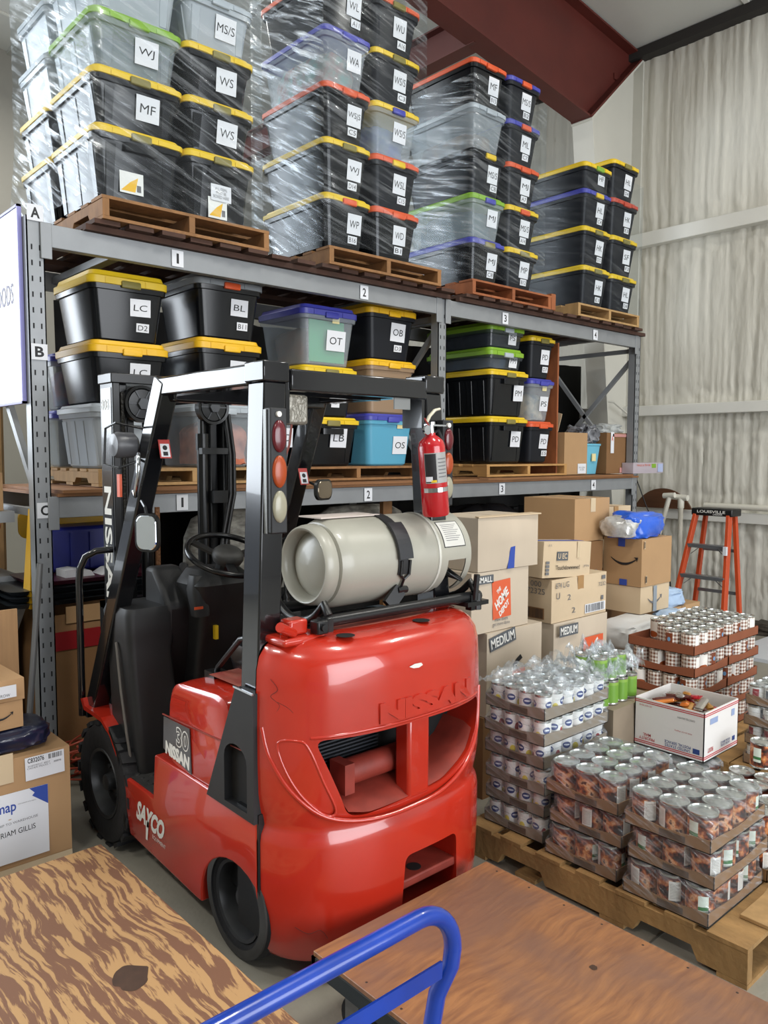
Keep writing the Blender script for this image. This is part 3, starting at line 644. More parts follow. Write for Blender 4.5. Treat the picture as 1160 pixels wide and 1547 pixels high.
wrap(5.885, 6.80, 3.985, 4.80, 3.0, 4.16, 'thin clear stretch film round the rightmost tote stack', film_mat('stretch_film_thin', .01, .09, (2, 24), 6), MATS['stretch_film_thin'], .008, seed=12)

# ---- middle shelf, left bay
GS = 'totes on the middle shelf of the left bay'; GT = 'totes on the middle shelf of the right bay'; Y2 = 4.24
Z0 = 1.62
heap(1.79, 2.10, 4.30, 4.72, 1.64, 1.86, ('#b9bcc0', '#8d9298'), 'pale linens inside the frosted tote beside the post marked C', 7)
tote(1.705, 2.165, Y2, Z0, 1.975, .56, 'frosted', 'clear', '', '', 'bottom beside left post', GS, ribs=4)
tote(1.705, 2.165, Y2, 1.978, 2.318, .56, 'black', 'gold', 'LC', '', 'under the LC D2 tote', GS, ribs=0, lh=.055, cs=(.12, .10))
tote(1.705, 2.165, Y2, 2.321, 2.69, .56, 'black', 'yellow', 'LC', 'D2', 'topmost beside the left post', GS, ribs=0, lh=.06, cs=(.12, .095), cx=.14)
heap(2.42, 2.74, 4.30, 4.72, 1.64, 1.90, ('#c97a5c', '#b0574a'), 'coral clothes inside the clear tote seen between the mast rails', 8)
tote(2.32, 2.78, Y2+.02, Z0, 2.0, .56, 'clear', 'clear', '', '', 'seen between the mast rails', GS, ribs=0)
tote(2.34, 2.80, Y2, 2.03, 2.395, .56, 'black', 'gold', 'BL', '', 'under the BL B11 tote', GS, ribs=0, lh=.055, cs=(.11, .10))
tote(2.34, 2.81, Y2, 2.398, 2.77, .56, 'black', 'grey', 'BL', 'B11', 'right of the LC tote', GS, lh=.055, latch='orange', ribs=0, cs=(.12, .10), cx=.14)
heap(2.90, 3.02, 4.32, 4.7, 1.64, 1.9, ('#3d55a0', '#8fbf6a'), 'blue and green fabric inside the clear tote lettered C', 9)
tote(2.835, 3.085, Y2+.02, Z0, 1.98, .5, 'clear', 'clear', 'C', '', 'half hidden behind the lift mast', GS, ribs=0)
tote(3.10, 3.60, Y2, Z0, 1.95, .5, 'black', 'yellow', 'LB', '', 'middle of the left shelf', GS, ribs=4, cs=(.14, .13), pz=.58)
tote(3.10, 3.58, Y2, 1.953, 2.29, .5, 'black', 'yellow', 'O', '', 'on the LB tote', GS, ribs=0, cs=(.07, .07), pz=.3)
tote(3.10, 3.58, Y2, 2.293, 2.685, .55, 'clear', 'blue', 'OT', '', 'with a green folder, on the middle shelf', GS, ribs=0, lh=.055, cs=(.16, .135), cx=.12, pz=.44, sticky=True)
m = MB(); m.box(3.20, 3.50, 4.305, 4.318, 2.32, 2.60); one('green_folder', m, mat('green_folder', '#35a06c', .5), 'bright green folder standing inside the clear tote lettered OT', 'folder', bevel=.004)
heap(3.17, 3.50, 4.36, 4.70, 2.31, 2.56, ('#6e4f44', '#8d8478'), 'brown and red fabric inside the OT tote', 10)
tote(3.66, 4.14, Y2, Z0, 1.99, .5, 'blue', 'blue', 'OS', '', 'right end of the left shelf', GS, ribs=0, cs=(.14, .13), pz=.40, cx=.2, sticky=True)
heap(3.74, 4.06, 4.30, 4.66, 2.02, 2.26, ('#9a6c4c', '#7c5540'), 'tan cardboard items inside the brownish clear tote lettered OS', 11)
tote(3.67, 4.15, Y2, 1.993, 2.375, .5, 'warm', 'gold', 'OS', '', 'between blue OS and OB totes', GS, ribs=0, cs=(.13, .10), pz=.30, cx=.22)
tote(3.67, 4.15, Y2, 2.378, 2.765, .5, 'charcoal', 'gold', 'OB', 'D3', 'right top of the left shelf', GS, ribs=0, lh=.06, cs=(.14, .13), cx=.12)
# ---- middle shelf, right bay
tote(4.925, 5.435, 4.2, 1.632, 2.012, .78, 'black', 'yellow', 'PD', '', 'bottom big tote of the right shelf', GT, ribs=5, cs=(.125, .13), cx=.18)
tote(4.925, 5.435, 4.2, 2.015, 2.392, .78, 'black', 'yellow', 'PM', '', 'upper big tote of the right shelf', GT, ribs=5, cs=(.125, .13), cx=.24)
tote(4.915, 5.37, 4.2, 2.395, 2.565, .74, 'smoky', 'green', 'PM', '', 'lower flat box of the right shelf', GT, ribs=0, lh=.05, cx=.18, pz=.45, latch='clear')
tote(4.915, 5.375, 4.2, 2.568, 2.765, .74, 'smoky', 'green', 'PS', '', 'upper flat box of the right shelf', GT, ribs=0, lh=.05, cx=.15, pz=.45, latch='clear')
heap(4.97, 5.30, 4.26, 4.86, 2.41, 2.51, ('#8fa0b8', '#c9ccd0'), 'folded shirts inside the lower flat green-lidded box', 12); heap(4.97, 5.31, 4.26, 4.86, 2.58, 2.70, ('#20242c', '#49505c'), 'dark clothes inside the upper flat green-lidded box', 13)
GP3 = 'right shelf, column of smaller totes'
tote(5.445, 5.80, 4.2, 1.632, 1.985, .6, 'charcoal', 'orange', 'PD', 'E5', 'bottom small tote of the right shelf', GT, ribs=0)
tote(5.445, 5.80, 4.2, 1.988, 2.35, .6, 'clear', 'blue', 'PS', '', 'middle small tote of the right shelf', GT, ribs=0, sticky=True, pz=.42)
heap(5.50, 5.74, 4.26, 4.72, 2.0, 2.24, ('#c4b49a', '#5e7686'), 'light patterned clothes inside the clear PS tote', 14)
tote(5.445, 5.805, 4.2, 2.353, 2.71, .6, 'charcoal', 'yellow', 'PD', 'D7', 'top small tote of the right shelf', GT, ribs=0)
m = MB().box(5.845, 5.865, 4.22, 4.95, 1.518, 2.68); one('plywood_sheet', m, WOOD2, 'reddish plywood sheet standing on edge beside the PD totes', 'plywood')
tote(1.72, 2.12, 4.86, 1.62, 1.96, .3, 'grey', 'blue', '', '', 'rear row behind the left post', GS, ribs=0); tote(1.72, 2.12, 4.86, 1.963, 2.30, .3, 'grey', 'blue', '', '', 'upper one in the rear row behind the left post', GS, ribs=0)
heap(1.78, 2.06, 4.90, 5.10, 1.99, 2.22, ('#8a3f38', '#5a6f9a'), 'red and blue clothes in the rear blue-lidded tote', 15)
# added black backdrop sheet, standing in for the darkness behind the rack bays
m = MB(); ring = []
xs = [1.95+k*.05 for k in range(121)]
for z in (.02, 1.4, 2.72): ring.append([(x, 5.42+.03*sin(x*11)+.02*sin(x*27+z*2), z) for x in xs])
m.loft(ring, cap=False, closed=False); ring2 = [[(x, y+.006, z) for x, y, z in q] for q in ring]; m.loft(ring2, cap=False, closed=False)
one('dark_backdrop', m, mat('backdrop_black', '#050506', .7), 'added black backdrop in folds, standing in for the darkness behind the rack bays', 'sheeting', loc=(4.6, 5.42, 0), smooth=60)
# ================================================================ FORKLIFT
fk = thing('forklift', (1.8, 2.6, 0), 'red counterbalance forklift with black overhead guard parked facing the rack', 'forklift')
M_FR = mat('forklift_red', '#b92c1b', .22, vary=.14, vscale=3.5, coat=.7, bump=.03, bscale=9); M_FRD = mat('forklift_red_dusty', '#8f3326', .6, vary=.3, vscale=14)
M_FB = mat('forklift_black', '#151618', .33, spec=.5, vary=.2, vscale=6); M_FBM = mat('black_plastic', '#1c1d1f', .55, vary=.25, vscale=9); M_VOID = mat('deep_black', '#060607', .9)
M_RUB = mat('rubber', '#17171a', .75, vary=.35, vscale=14, bump=.25, bscale=40); M_RUBG = mat('rubber_dusty', '#3d3b38', .85, vary=.4, vscale=12); M_WHITE = mat('decal_white', '#dcdad4', .5)
M_CHROME = mat('chrome', '#c8ccd2', .12, metal=1.0); M_DGREY = mat('decal_grey', '#4a4a4c', .4, coat=.3)
def ysurf(x): return 2.2-.35*max(0, 1-abs((x-1.828)/.485)**2.8)**(1/2.8)
def cw_ring(ins, z, n=48, yf=2.10):
    a, b = .485-ins, .35-ins; q = []
    for i in range(n+1):
        t = pi+pi*i/n; cx, sy = cos(t), sin(t)
        x = 1.828+a*math.copysign(abs(cx)**(2/2.8), cx); y = 2.2+b*math.copysign(abs(sy)**(2/2.8), sy)
        q.append((x, min(y, yf), z))
    return q
def boolean(o, cutters, op='DIFFERENCE'):
    for c in cutters:
        md = o.modifiers.new('cut', 'BOOLEAN'); md.object = c; md.operation = op; md.solver = 'EXACT'
    bpy.context.view_layer.update()
    me = bpy.data.meshes.new_from_object(o.evaluated_get(bpy.context.evaluated_depsgraph_get()))
    o.modifiers.clear(); o.data = me
    for c in cutters: bpy.data.objects.remove(c)
    me.polygons.foreach_set('use_smooth', [True]*len(me.polygons)); me.set_sharp_from_angle(angle=R(38))
prof = [(.06, .072), (.03, .078), (.012, .105), (.004, .20), (0, .32), (0, .46), (.004, .487), (.012, .503), (.016, .515), (.013, .535), (.006, .57), (0, .62), (-.002, .72), (-.002, .84), (0, .95), (.003, 1.02), (.012, 1.06), (.03, 1.09), (.055, 1.108), (.09, 1.118), (.14, 1.12)]
cw = MB().loft([cw_ring(i, z) for i, z in prof]).build('counterweight', M_FR, fk, smooth=40)
def rounded_poly(pts, r=.03, k=5):
    out = []; n = len(pts)
    for i in range(n):
        p0, p, p1 = V(pts[i-1]), V(pts[i]), V(pts[(i+1) % n]); d0 = (p0-p); d1 = (p1-p); rr = min(r, d0.length*.45, d1.length*.45)
        a = p+d0.normalized()*rr; b = p+d1.normalized()*rr
        for j in range(k+1):
            t = j/k; q = a*(1-t)**2+p*2*t*(1-t)+b*t*t; out.append((q.x, q.y))
    return out
slot = rounded_poly([(1.445, .815), (2.185, .815), (2.175, .72), (2.10, .635), (1.95, .572), (1.6, .545), (1.545, .56)], .035)
c1 = MB().prism(slot, 1.7, 2.3, 'y').build('c1', M_FR, fk, O=ORG[fk.name])
hp = rounded_poly([(1.75, .145), (1.765, .362), (2.02, .362), (2.035, .145)], .03)
c2 = MB().prism(hp, 1.7, 2.03, 'y').build('c2', M_FR, fk, O=ORG[fk.name])
boolean(cw, [c1, c2])
# scoop floor, centre post, muffler and radiator louvres inside the opening
def zlow(x):
    P_ = [(1.50, .66), (1.545, .565), (1.62, .548), (1.8, .556), (1.95, .572), (2.05, .612), (2.10, .638), (2.165, .72)]
    for (xa, za), (xb, zb) in zip(P_, P_[1:]):
        if x <= xb: return za+(zb-za)*(x-xa)/(xb-xa)
    return .72
m = MB(); rings = []
for k in range(25):
    x = 1.525+.62*k/24; zf = zlow(x)+.004; rings.append([(x, ysurf(x)+.012, zf), (x, ysurf(x)+.05, zf+.018), (x, 2.00, max(zf+.02, .605)), (x, 2.06, max(zf+.02, .61))])
m.loft(rings, cap=False, closed=False); m.build('scoop_floor', M_FRD, fk, smooth=50)
MB().box(1.785, 1.885, 1.858, 1.93, .545, .835).build('centre_post', M_FR, fk, bevel=.012)
m = MB().lathe([(.0, 1.60), (.040, 1.602), (.044, 1.61), (.044, 1.95), (.040, 1.96), (0, 1.96)], (0, 1.985, .650), 'x', 20); m.box(1.57, 1.61, 1.93, 2.01, .60, .70); m.build('muffler', M_FRD, fk, smooth=40)
MB().box(1.42, 2.22, 2.045, 2.06, .54, .85).build('radiator_shroud', M_VOID, fk)
m = MB()
for k in range(20): m.bar((1.43, 2.035, .585+k*.0125), (1.80, 2.035, .585+k*.0125), .010, .005)
m.build('radiator_louvres', mat('louvre', '#3c4046', .4, metal=.5), fk)
MB().tube([(1.99, 2.02, .60), (2.00, 2.01, .72), (1.98, 2.02, .82)], .013, 8).build('hose', mat('hose_olive', '#5d5128', .6), fk)
MB().box(1.345, 2.255, 2.09, 2.22, .14, .55).build('rear_frame', M_FB, fk)
def bead(pts, r=.006, closed=False, name='moulded_rim', mm=None):
    P3 = []; n = len(pts)
    for i in range(n-(0 if closed else 1)):
        a, b = V(pts[i]), V(pts[(i+1) % n]); p_, q_ = V(pts[i-1]) if i or closed else a, V(pts[(i+2) % n]) if (i+2 < n or closed) else b
        for j in range(5):
            t = j/5; v = .5*((2*a)+(-p_+b)*t+(2*p_-5*a+4*b-q_)*t*t+(-p_+3*a-3*b+q_)*t**3); P3.append((v.x, ysurf(v.x)-.0005, v.y))
    if closed: P3.append(P3[0])
    else: P3.append((pts[-1][0], ysurf(pts[-1][0]), pts[-1][1]))
    return MB().tube(P3, r, 8).build(name, mm or M_FR, fk, smooth=60)
bead([(1.352, .84), (1.362, .74), (1.40, .64), (1.48, .565), (1.62, .532), (1.8, .527), (1.95, .543), (2.09, .60), (2.185, .70), (2.215, .84)], .008)
bead([(1.372, .80), (1.41, .812), (1.432, .79), (1.47, .68), (1.505, .585), (1.475, .572), (1.42, .63), (1.385, .71)], .005, True)
bead([(1.437, .822), (1.6, .828), (1.8, .826), (2.0, .828), (2.175, .825)], .006)
# pocket for the tow pin
MB().box(1.755, 2.03, 1.872, 2.03, .232, .262).build('hitch_shelf', M_FRD, fk, bevel=.005)
MB().lathe([(0, .2625), (.026, .2625), (.026, .264), (0, .264)], (1.87, 1.92, 0), 'z', 20).build('hitch_hole', M_VOID, fk)
MB().box(1.765, 2.02, 1.99, 2.02, .15, .23).build('hitch_recess', M_VOID, fk)
q = cw_ring(.165, 1.1207); MB().add(q, [tuple(range(len(q)))]).build('dust_film', mat('dust_on_red', '#8f5444', .8, vary=.3, vscale=10, col2='#a8392a'), fk)
MB().box(1.45, 2.15, 2.31, 2.58, .8853, .8862).build('dust_film', mat('dust_on_red', '#8f5444', .8), fk)
for pts in ([(1.362, 1.00), (1.372, .97), (1.362, .945), (1.375, .92), (1.366, .89)], [(1.372, .93), (1.39, .915), (1.40, .90)], [(1.36, .88), (1.37, .84), (1.366, .80), (1.378, .77)], [(1.40, .21), (1.43, .19), (1.46, .20), (1.48, .17)]):
    bead(pts, .0008, name='paint_crack', mm=mat('crack', '#5a1a14', .8))
for hx, hy in ((1.585, 1.925), (1.93, 1.93)):
    MB().lathe([(0, 1.1212), (.029, 1.1212), (.031, 1.1222), (0, 1.1222)], (hx, hy+.02, 0), 'z', 24).build('lifting_hole', M_VOID, fk)
# raised maker's name, bent over the casting
me0, tw, th = text_mesh('NISSAN', .07, 0, .075); me = me0.copy(); me.materials.clear(); me.materials.append(M_FR)
for v in me.vertices:
    x = 1.875+v.co.x/tw*.45; z = .872+v.co.y/th*.068; v.co = (x-1.8, ysurf(x)-.001-v.co.z*.1-2.6, z)
o = bpy.data.objects.new('raised_lettering', me); COL.objects.link(o); o.parent = fk
me.materials.clear(); me.materials.append(M_FR)
# paint chip
m = MB(); pts = [(1.775, 1.004), (1.80, 1.010), (1.83, 1.009), (1.838, 1.0), (1.82, .994), (1.795, .996)]
m.add([(x, ysurf(x)-.0025, z) for x, z in pts], [tuple(range(6))]); m.build('paint_chip', M_WHITE, fk)
# chassis side body with step and rear wheel arch
arch = [(2.508+.0, .105)]+[(2.29+.20*cos(a), .14+.185*sin(a)) for a in [R(5+17*k) for k in range(11)]]
side = [(3.065, .135), (3.13, .363), (2.838, .358), (2.818, .539), (2.10, .535), (2.10, .10)]
arch = [(2.24+.225*cos(R(a)), .13+.205*sin(R(a))) for a in range(172, -12, -12)]
poly = [(2.10, .535), (2.10, .25)]+[p for p in arch if p[0] > 2.09]+[(2.50, .10), (3.055, .135), (3.13, .363), (2.838, .358), (2.818, .539)]
for xa, xb in ((1.342, 1.40), (2.20, 2.258)):
    MB().prism(poly, xa, xb, 'x').build('side_panel', M_FR, fk, bevel=.010, seg=3)
MB().box(1.40, 2.20, 2.12, 3.10, .20, .352).build('frame', M_FB, fk)
MB().box(1.40, 2.20, 2.45, 2.83, .352, .535).build('underfloor', M_FB, fk)
m = MB(); m.box(1.36, 1.56, 2.84, 3.12, .356, .366)
for i in range(4):
    for j in range(6): m.lathe([(.012, .366), (.010, .370), (.006, .370)], (1.39+i*.042, 2.87+j*.042, 0), 'z', 8)
m.build('step_plate', mat('tread_plate', '#2a2a2a', .6, vary=.3, vscale=20), fk)
MB().box(1.56, 2.2, 2.84, 3.3, .36, .53).build('floor_box', M_FBM, fk, bevel=.01)
MB().box(1.58, 2.18, 2.83, 3.25, .53, .545).build('floor_mat', M_RUB, fk)
# hood / seat base
hood = MB(); rings = []
for x, e in ((1.352, .02), (1.362, .004), (1.42, 0), (2.18, 0), (2.238, .004), (2.248, .02)):
    rings.append([(x, y, z) for y, z in rounded_poly([(2.735-e*.5, .540), (2.712-e, .855-e), (2.285+e, .885-e), (2.285, .54)], .09, 7)])
hood.loft(rings); hood.build('hood', M_FR, fk, bevel=.02, seg=3, smooth=40)
MB().bar((1.349, 2.755, .715), (1.349, 2.14, .735), .004, .004).build('hood_seam', M_FRD, fk)
dk = MB().prism([(2.745, .708), (2.545, .712), (2.535, .545), (2.752, .583)], 1.3475, 1.3500, 'x').build('decal_panel', M_DGREY, fk)
lettering('NISSAN', .185, .052, M_WHITE, fk, (1.3470-1.8, 2.640-2.6, .588), (R(90), R(4.5), R(-90)), .06)
lettering('30', .095, .078, M_WHITE, fk, (1.3470-1.8, 2.598-2.6, .658), (R(90), R(2), R(-90)), .06)
lettering('30', .086, .068, M_DGREY, fk, (1.3464-1.8, 2.598-2.6, .658), (R(90), R(2), R(-90)), .015)
lettering('SAYCO', .245, .082, M_WHITE, fk, (1.3405-1.8, 2.865-2.6, .263), (R(90), R(3), R(-90)), .05, .35)
m = MB(); m.add([(1.3405, 2.90, .25), (1.3405, 2.875, .25), (1.3405, 2.89, .17), (1.3405, 2.905, .17)], [(0, 1, 2, 3)]); m.build('logo_tail', M_WHITE, fk)
lettering('EQUIPMENT', .11, .018, M_WHITE, fk, (1.3405-1.8, 2.79-2.6, .20), (R(90), R(3), R(-90)), .0)
# tall black corner covers with arched vents
for s, xa in ((0, 1.330), (1, 2.236)):
    pc = MB().prism([(2.395, .525), (2.20, .945), (2.095, .945), (2.095, .52)], xa, xa+.035, 'x').build('corner_cover', M_FBM, fk)
    vent = [(2.135, .545), (2.135, .70)]+[(2.205-.07*cos(R(a)), .70+.055*sin(R(a))) for a in range(0, 181, 20)]+[(2.275, .60), (2.275, .545)]
    c = MB().prism(vent, xa-.02, xa+.06, 'x').build('c', M_VOID, fk, O=ORG[fk.name]); boolean(pc, [c])
    MB().box(xa+.03, xa+.04 if not s else xa+.036, 2.12, 2.31, .53, .80).build('vent_backing', M_VOID, fk)
MB().bar((1.328, 2.205, .948), (1.328, 2.093, .945), .006, .006).build('cover_edge', M_CHROME, fk)
# wheels
def wheel(name, x0, x1, yc, r, rim, tread):
    m = MB(); n = 40; w_ = x1-x0
    m.lathe([(rim, x0+.05), (rim, x0+.012), (rim+.02, x0+.004), (r-.035, x0), (r-.012, x0+.008), (r, x0+.025), (r, x1-.025), (r-.012, x1-.008), (rim, x1-.004), (rim, x0+.05)], (0, yc, r), 'x', n, cap=False)
    t = m.build('tyre', M_RUB, W_, smooth=35)
    if tread:
        b = MB()
        for k in range(18):
            a = 2*pi*k/18
            for sx, off in ((0, 0), (1, pi/18)):
                aa = a+off; ca, sa = cos(aa), sin(aa); xm = (x0+x1)/2; xa, xb = (x0+.004, xm-.01) if sx == 0 else (xm+.01, x1-.004)
                da = .085; vs = []
                for x in (xa, xb):
                    for rr in (r-.006, r+.012):
                        for dd in (-da, da): 
                            an = aa+dd+(.05 if x == xm-.01 or x == xm+.01 else 0); vs.append((x, yc+rr*cos(an), r+rr*sin(an)))
                b.add(vs, [(0, 1, 3, 2), (4, 6, 7, 5), (0, 2, 6, 4), (1, 5, 7, 3), (2, 3, 7, 6), (0, 4, 5, 1)])
        b.build('tread_lugs', M_RUB, t)
    h = MB(); h.lathe([(0, x0+.060), (rim*.35, x0+.058), (rim*.45, x0+.075), (rim*.80, x0+.070), (rim*.86, x0+.030), (rim*.90, x0+.012), (rim*.98, x0+.008), (rim+.001, x0+.016), (rim, x1-.02), (0, x1-.02)], (0, yc, r), 'x', n, cap=False)
    h.lathe([(0, x0+.018), (rim*.22, x0+.022), (rim*.26, x0+.06), (rim*.26, x0+.08)], (0, yc, r), 'x', 18)
    for k in range(6): a = 2*pi*k/6; h.lathe([(.010, x0+.05), (.010, x0+.085)], (0, yc+rim*.42*cos(a), r+rim*.42*sin(a)), 'x', 6)
    h.build('rim', mat('rim_black', '#2a2b2d', .4, vary=.3, vscale=20), W_, smooth=35)
for nm, x0, x1, yc, r, rim, td in (('rear_wheel', 1.347, 1.49, 2.245, .196, .140, False), ('rear_wheel', 2.253, 2.11, 2.245, .196, .140, False), ('front_wheel', 1.335, 1.52, 3.33, .262, .155, True), ('front_wheel', 2.265, 2.08, 3.33, .262, .155, True)):
    W_ = bpy.data.objects.new(nm, None); COL.objects.link(W_); W_.parent = fk; ORG[W_.name] = ORG[fk.name]
    wheel(nm, x0, x1, yc, r, rim, td) if x1 > x0 else wheel(nm, x1, x0, yc, r, rim, td)
m = MB().lathe([(.155, 1.345), (.172, 1.344), (.187, 1.3475), (.1875, 1.354), (.155, 1.352)], (0, 2.245, .196), 'x', 40, cap=False); m.build('tyre_scuff', M_RUBG, fk, smooth=40)
# front fenders
for xa, xb in ((1.338, 1.44), (2.16, 2.262)):
    outer = [(3.52, .60), (3.50, .568), (3.40, .565), (3.32, .560), (3.24, .52), (3.17, .44), (3.125, .345)]
    inner = [(3.12-.012, .34), (3.155, .435), (3.22, .505), (3.31, .545), (3.40, .550), (3.50, .552), (3.535, .595)]
    MB().prism(outer+[(p[0]+.012, p[1]-.004) for p in inner], xa, xb, 'x').build('fender', M_FR, fk)
    MB().prism([(3.10, .14), (3.16, .44), (3.24, .52), (3.24, .54), (3.15, .46), (3.085, .14)], xa, xb, 'x').build('fender_stay', M_FB, fk)
# cowl, kick panel, dash
m = MB(); m.rrect([(1.50, 3.20, .10, .14, .03, .36), (1.49, 3.22, .10, .13, .03, .62), (1.49, 3.25, .10, .12, .03, .86), (1.50, 3.26, .115, .13, .035, .93), (1.50, 3.26, .12, .135, .035, 1.02), (1.50, 3.26, .11, .125, .035, 1.05)], 4)
m.build('cowl', M_FBM, fk, smooth=40)
MB().tube([(1.385, 3.11, .36), (1.375, 3.14, .52), (1.375, 3.19, .70), (1.38, 3.24, .90)], .006, 8).build('cowl_edge', mat('grey_trim', '#5d5852', .6), fk)
MB().prism([(3.13, .93), (3.12, 1.05), (3.26, 1.20), (3.34, 1.20), (3.36, .80), (3.20, .66)], 1.56, 1.70, 'x').build('dash_side', M_FBM, fk, bevel=.02)
MB().box(1.60, 2.2, 3.26, 3.42, .53, 1.12).build('front_bulkhead', M_FB, fk, bevel=.02)
m = MB(); m.rrect([(1.66, 3.02, .035, .03, .02, 1.01), (1.665, 3.04, .045, .045, .025, 1.12), (1.67, 3.06, .03, .035, .02, 1.18)], 4); m.build('brake_lever', M_FBM, fk, smooth=40)
MB().box(1.615, 1.655, 2.985, 2.99, 1.045, 1.056).build('orange_tag', LID['orange'], fk)
MB().box(1.72, 1.735, 3.00, 3.02, .90, .96).build('yellow_tag', LID['yellow'], fk)
# steering column and wheel
m = MB(); m.rrect([(1.80, 3.22, .13, .10, .03, .55), (1.80, 3.18, .13, .11, .03, .80), (1.80, 3.12, .14, .12, .04, 1.02), (1.78, 3.09, .15, .12, .04, 1.14), (1.78, 3.12, .10, .08, .03, 1.20)], 4); m.build('steering_column', M_FBM, fk, smooth=45)
sw = MB(); tilt = Matrix.Rotation(R(24), 4, 'X'); c0 = V((1.80, 3.02, 1.262)); ring = []
for k in range(41):
    a = 2*pi*k/40; ring.append(c0+tilt @ V((.178*cos(a), .178*sin(a), 0)))
sw.tube(ring, .0135, 10, cap=False)
swo = sw.build('steering_wheel', mat('wheel_black', '#0f0f11', .22), fk, smooth=60)
m = MB()
for a in (130, 10, 250): a = R(a); m.bar(c0+tilt @ V((.04*cos(a), .04*sin(a), -.02)), c0+tilt @ V((.17*cos(a), .17*sin(a), 0)), .035, .012, tilt @ V((0, 0, 1)))
m.build('spoke', M_FB, swo)
hm = MB().lathe([(0, -.035), (.062, -.032), (.070, -.012), (.068, .006), (.055, .022), (.03, .030), (0, .032)], (0, 0, 0), 'z', 28); hm.v = [tuple(c0+tilt @ V(p)) for p in hm.v]; hm.build('hub', mat('hub_grey', '#2e2e2d', .5), swo, smooth=50)
m = MB().lathe([(.045, 0), (.045, .16)], (0, 0, 0), 'z', 14); m.v = [tuple(c0+tilt @ (V(p)+V((0, 0, -.20)))) for p in m.v]; m.build('column_tube', M_FB, fk)
# hydraulic levers with bellows
for x in (2.00, 2.05, 2.10):
    m = MB().lathe([(.024, .98), (.018, .99), (.024, 1.0), (.017, 1.01), (.023, 1.02), (.016, 1.03), (.020, 1.04), (.006, 1.06), (.006, 1.26), (.016, 1.27), (.018, 1.31), (0, 1.32)], (x, 3.02, 0), 'z', 12); m.build('control_lever', M_FB, fk, smooth=60)
MB().box(1.95, 2.16, 2.97, 3.2, .88, .98).build('lever_box', M_FBM, fk, bevel=.015)
# seat
m = MB(); m.rrect([(1.80, 2.46, .22, .20, .05, .875), (1.80, 2.46, .235, .21, .06, .93), (1.80, 2.46, .225, .20, .06, .975), (1.80, 2.46, .18, .16, .05, .985)], 5); m.build('seat', mat('seat_vinyl', '#131316', .3, coat=.3), fk, smooth=50)
m = MB(); m.rrect([(1.80, 2.27, .20, .03, .03, .96), (1.80, 2.25, .21, .04, .04, 1.06), (1.80, 2.24, .18, .03, .03, 1.12)], 5); m.build('seat_back', mat('seat_vinyl', '#131316', .3), fk, smooth=50)
MB().tube([(1.50, 2.62, .86), (1.50, 2.60, .90), (1.50, 2.44, 1.035), (1.51, 2.40, 1.045), (1.53, 2.30, 1.045)], .011, 8).build('hip_restraint', M_FB, fk, smooth=60)
MB().box(1.47, 1.53, 2.58, 2.65, .855, .885).build('restraint_foot', M_FB, fk)
m = MB().box(1.50, 2.10, 2.13, 2.36, .86, 1.10); m.build('engine_cover', M_FB, fk, bevel=.01)
# ---- overhead guard
M_GD = mat('guard_paint', '#1a1b1e', .16, coat=.5, metal=.35, spec=.7)
for s in (0, 1):
    sx = 1 if s == 0 else -1; X0 = 1.40 if s == 0 else 2.20
    q = lambda dx: X0+sx*dx
    m = MB(); vs = []
    for z, x_, ya, yb in ((.93, -.05, 2.10, 2.20), (1.93, 0, 2.12, 2.215)): vs += [(q(x_), ya, z), (q(x_+.085), ya, z), (q(x_+.085), yb, z), (q(x_), yb, z)]
    m.add(vs, [(0, 1, 2, 3), (7, 6, 5, 4), (0, 4, 5, 1), (1, 5, 6, 2), (2, 6, 7, 3), (3, 7, 4, 0)]); m.build('guard_post', M_GD, fk, bevel=.006)
    MB().box(min(q(-.008), q(.092)), max(q(-.008), q(.092)), 2.112, 2.225, 1.93, 1.995).build('post_cap', M_GD, fk, bevel=.005)
    MB().bar((q(.037), 2.22, 1.957), (q(.037), 2.87, 1.957), .07, .070).build('roof_side_rail', M_GD, fk, bevel=.008)
    MB().bar((q(.037), 2.845, 1.985), (q(-.005), 3.51, .54), .075, .085, (0, 1, .35)).build('windscreen_pillar', M_GD, fk, bevel=.008)
    MB().box(min(q(.085), q(.10)), max(q(.085), q(.10)), 2.125, 2.23, 1.80, 1.985).build('gusset_plate', M_GD, fk)
MB().box(1.50, 2.12, 2.115, 2.155, 1.905, 1.975).build('roof_rear_bar', M_GD, fk, bevel=.006)
MB().box(1.44, 2.16, 2.79, 2.87, 1.90, 1.97).build('roof_front_bar', M_GD, fk, bevel=.008)
for k in range(7): MB().box(1.53+k*.084, 1.56+k*.084, 2.15, 2.80, 1.945, 1.965).build('roof_slat', M_GD, fk)
MB().box(1.60, 2.14, 2.40, 2.43, 1.915, 1.945).build('roof_tie', M_GD, fk)
m = MB().box(1.535, 1.625, 2.19, 2.26, 1.80, 1.90); m.build('flasher_module', mat('foil_wrapped', '#8e8a80', .35, metal=.5, bump=.8, bscale=50), fk, bevel=.01)
MB().tube([(1.53, 2.2, 1.83), (1.51, 2.2, 1.76), (1.52, 2.2, 1.69), (1.49, 2.2, 1.63)], .004, 6).build('cable', mat('cable_tan', '#8c7f6a', .6), fk); MB().tube([(1.56, 2.2, 1.80), (1.55, 2.2, 1.73), (1.51, 2.2, 1.64)], .004, 6).build('cable', mat('cable_red', '#7a3b30', .6), fk)
MB().box(1.97, 2.05, 2.135, 2.14, 1.865, 1.91).build('data_plate', mat('plate_grey', '#8b8d8c', .4, metal=.4), fk)
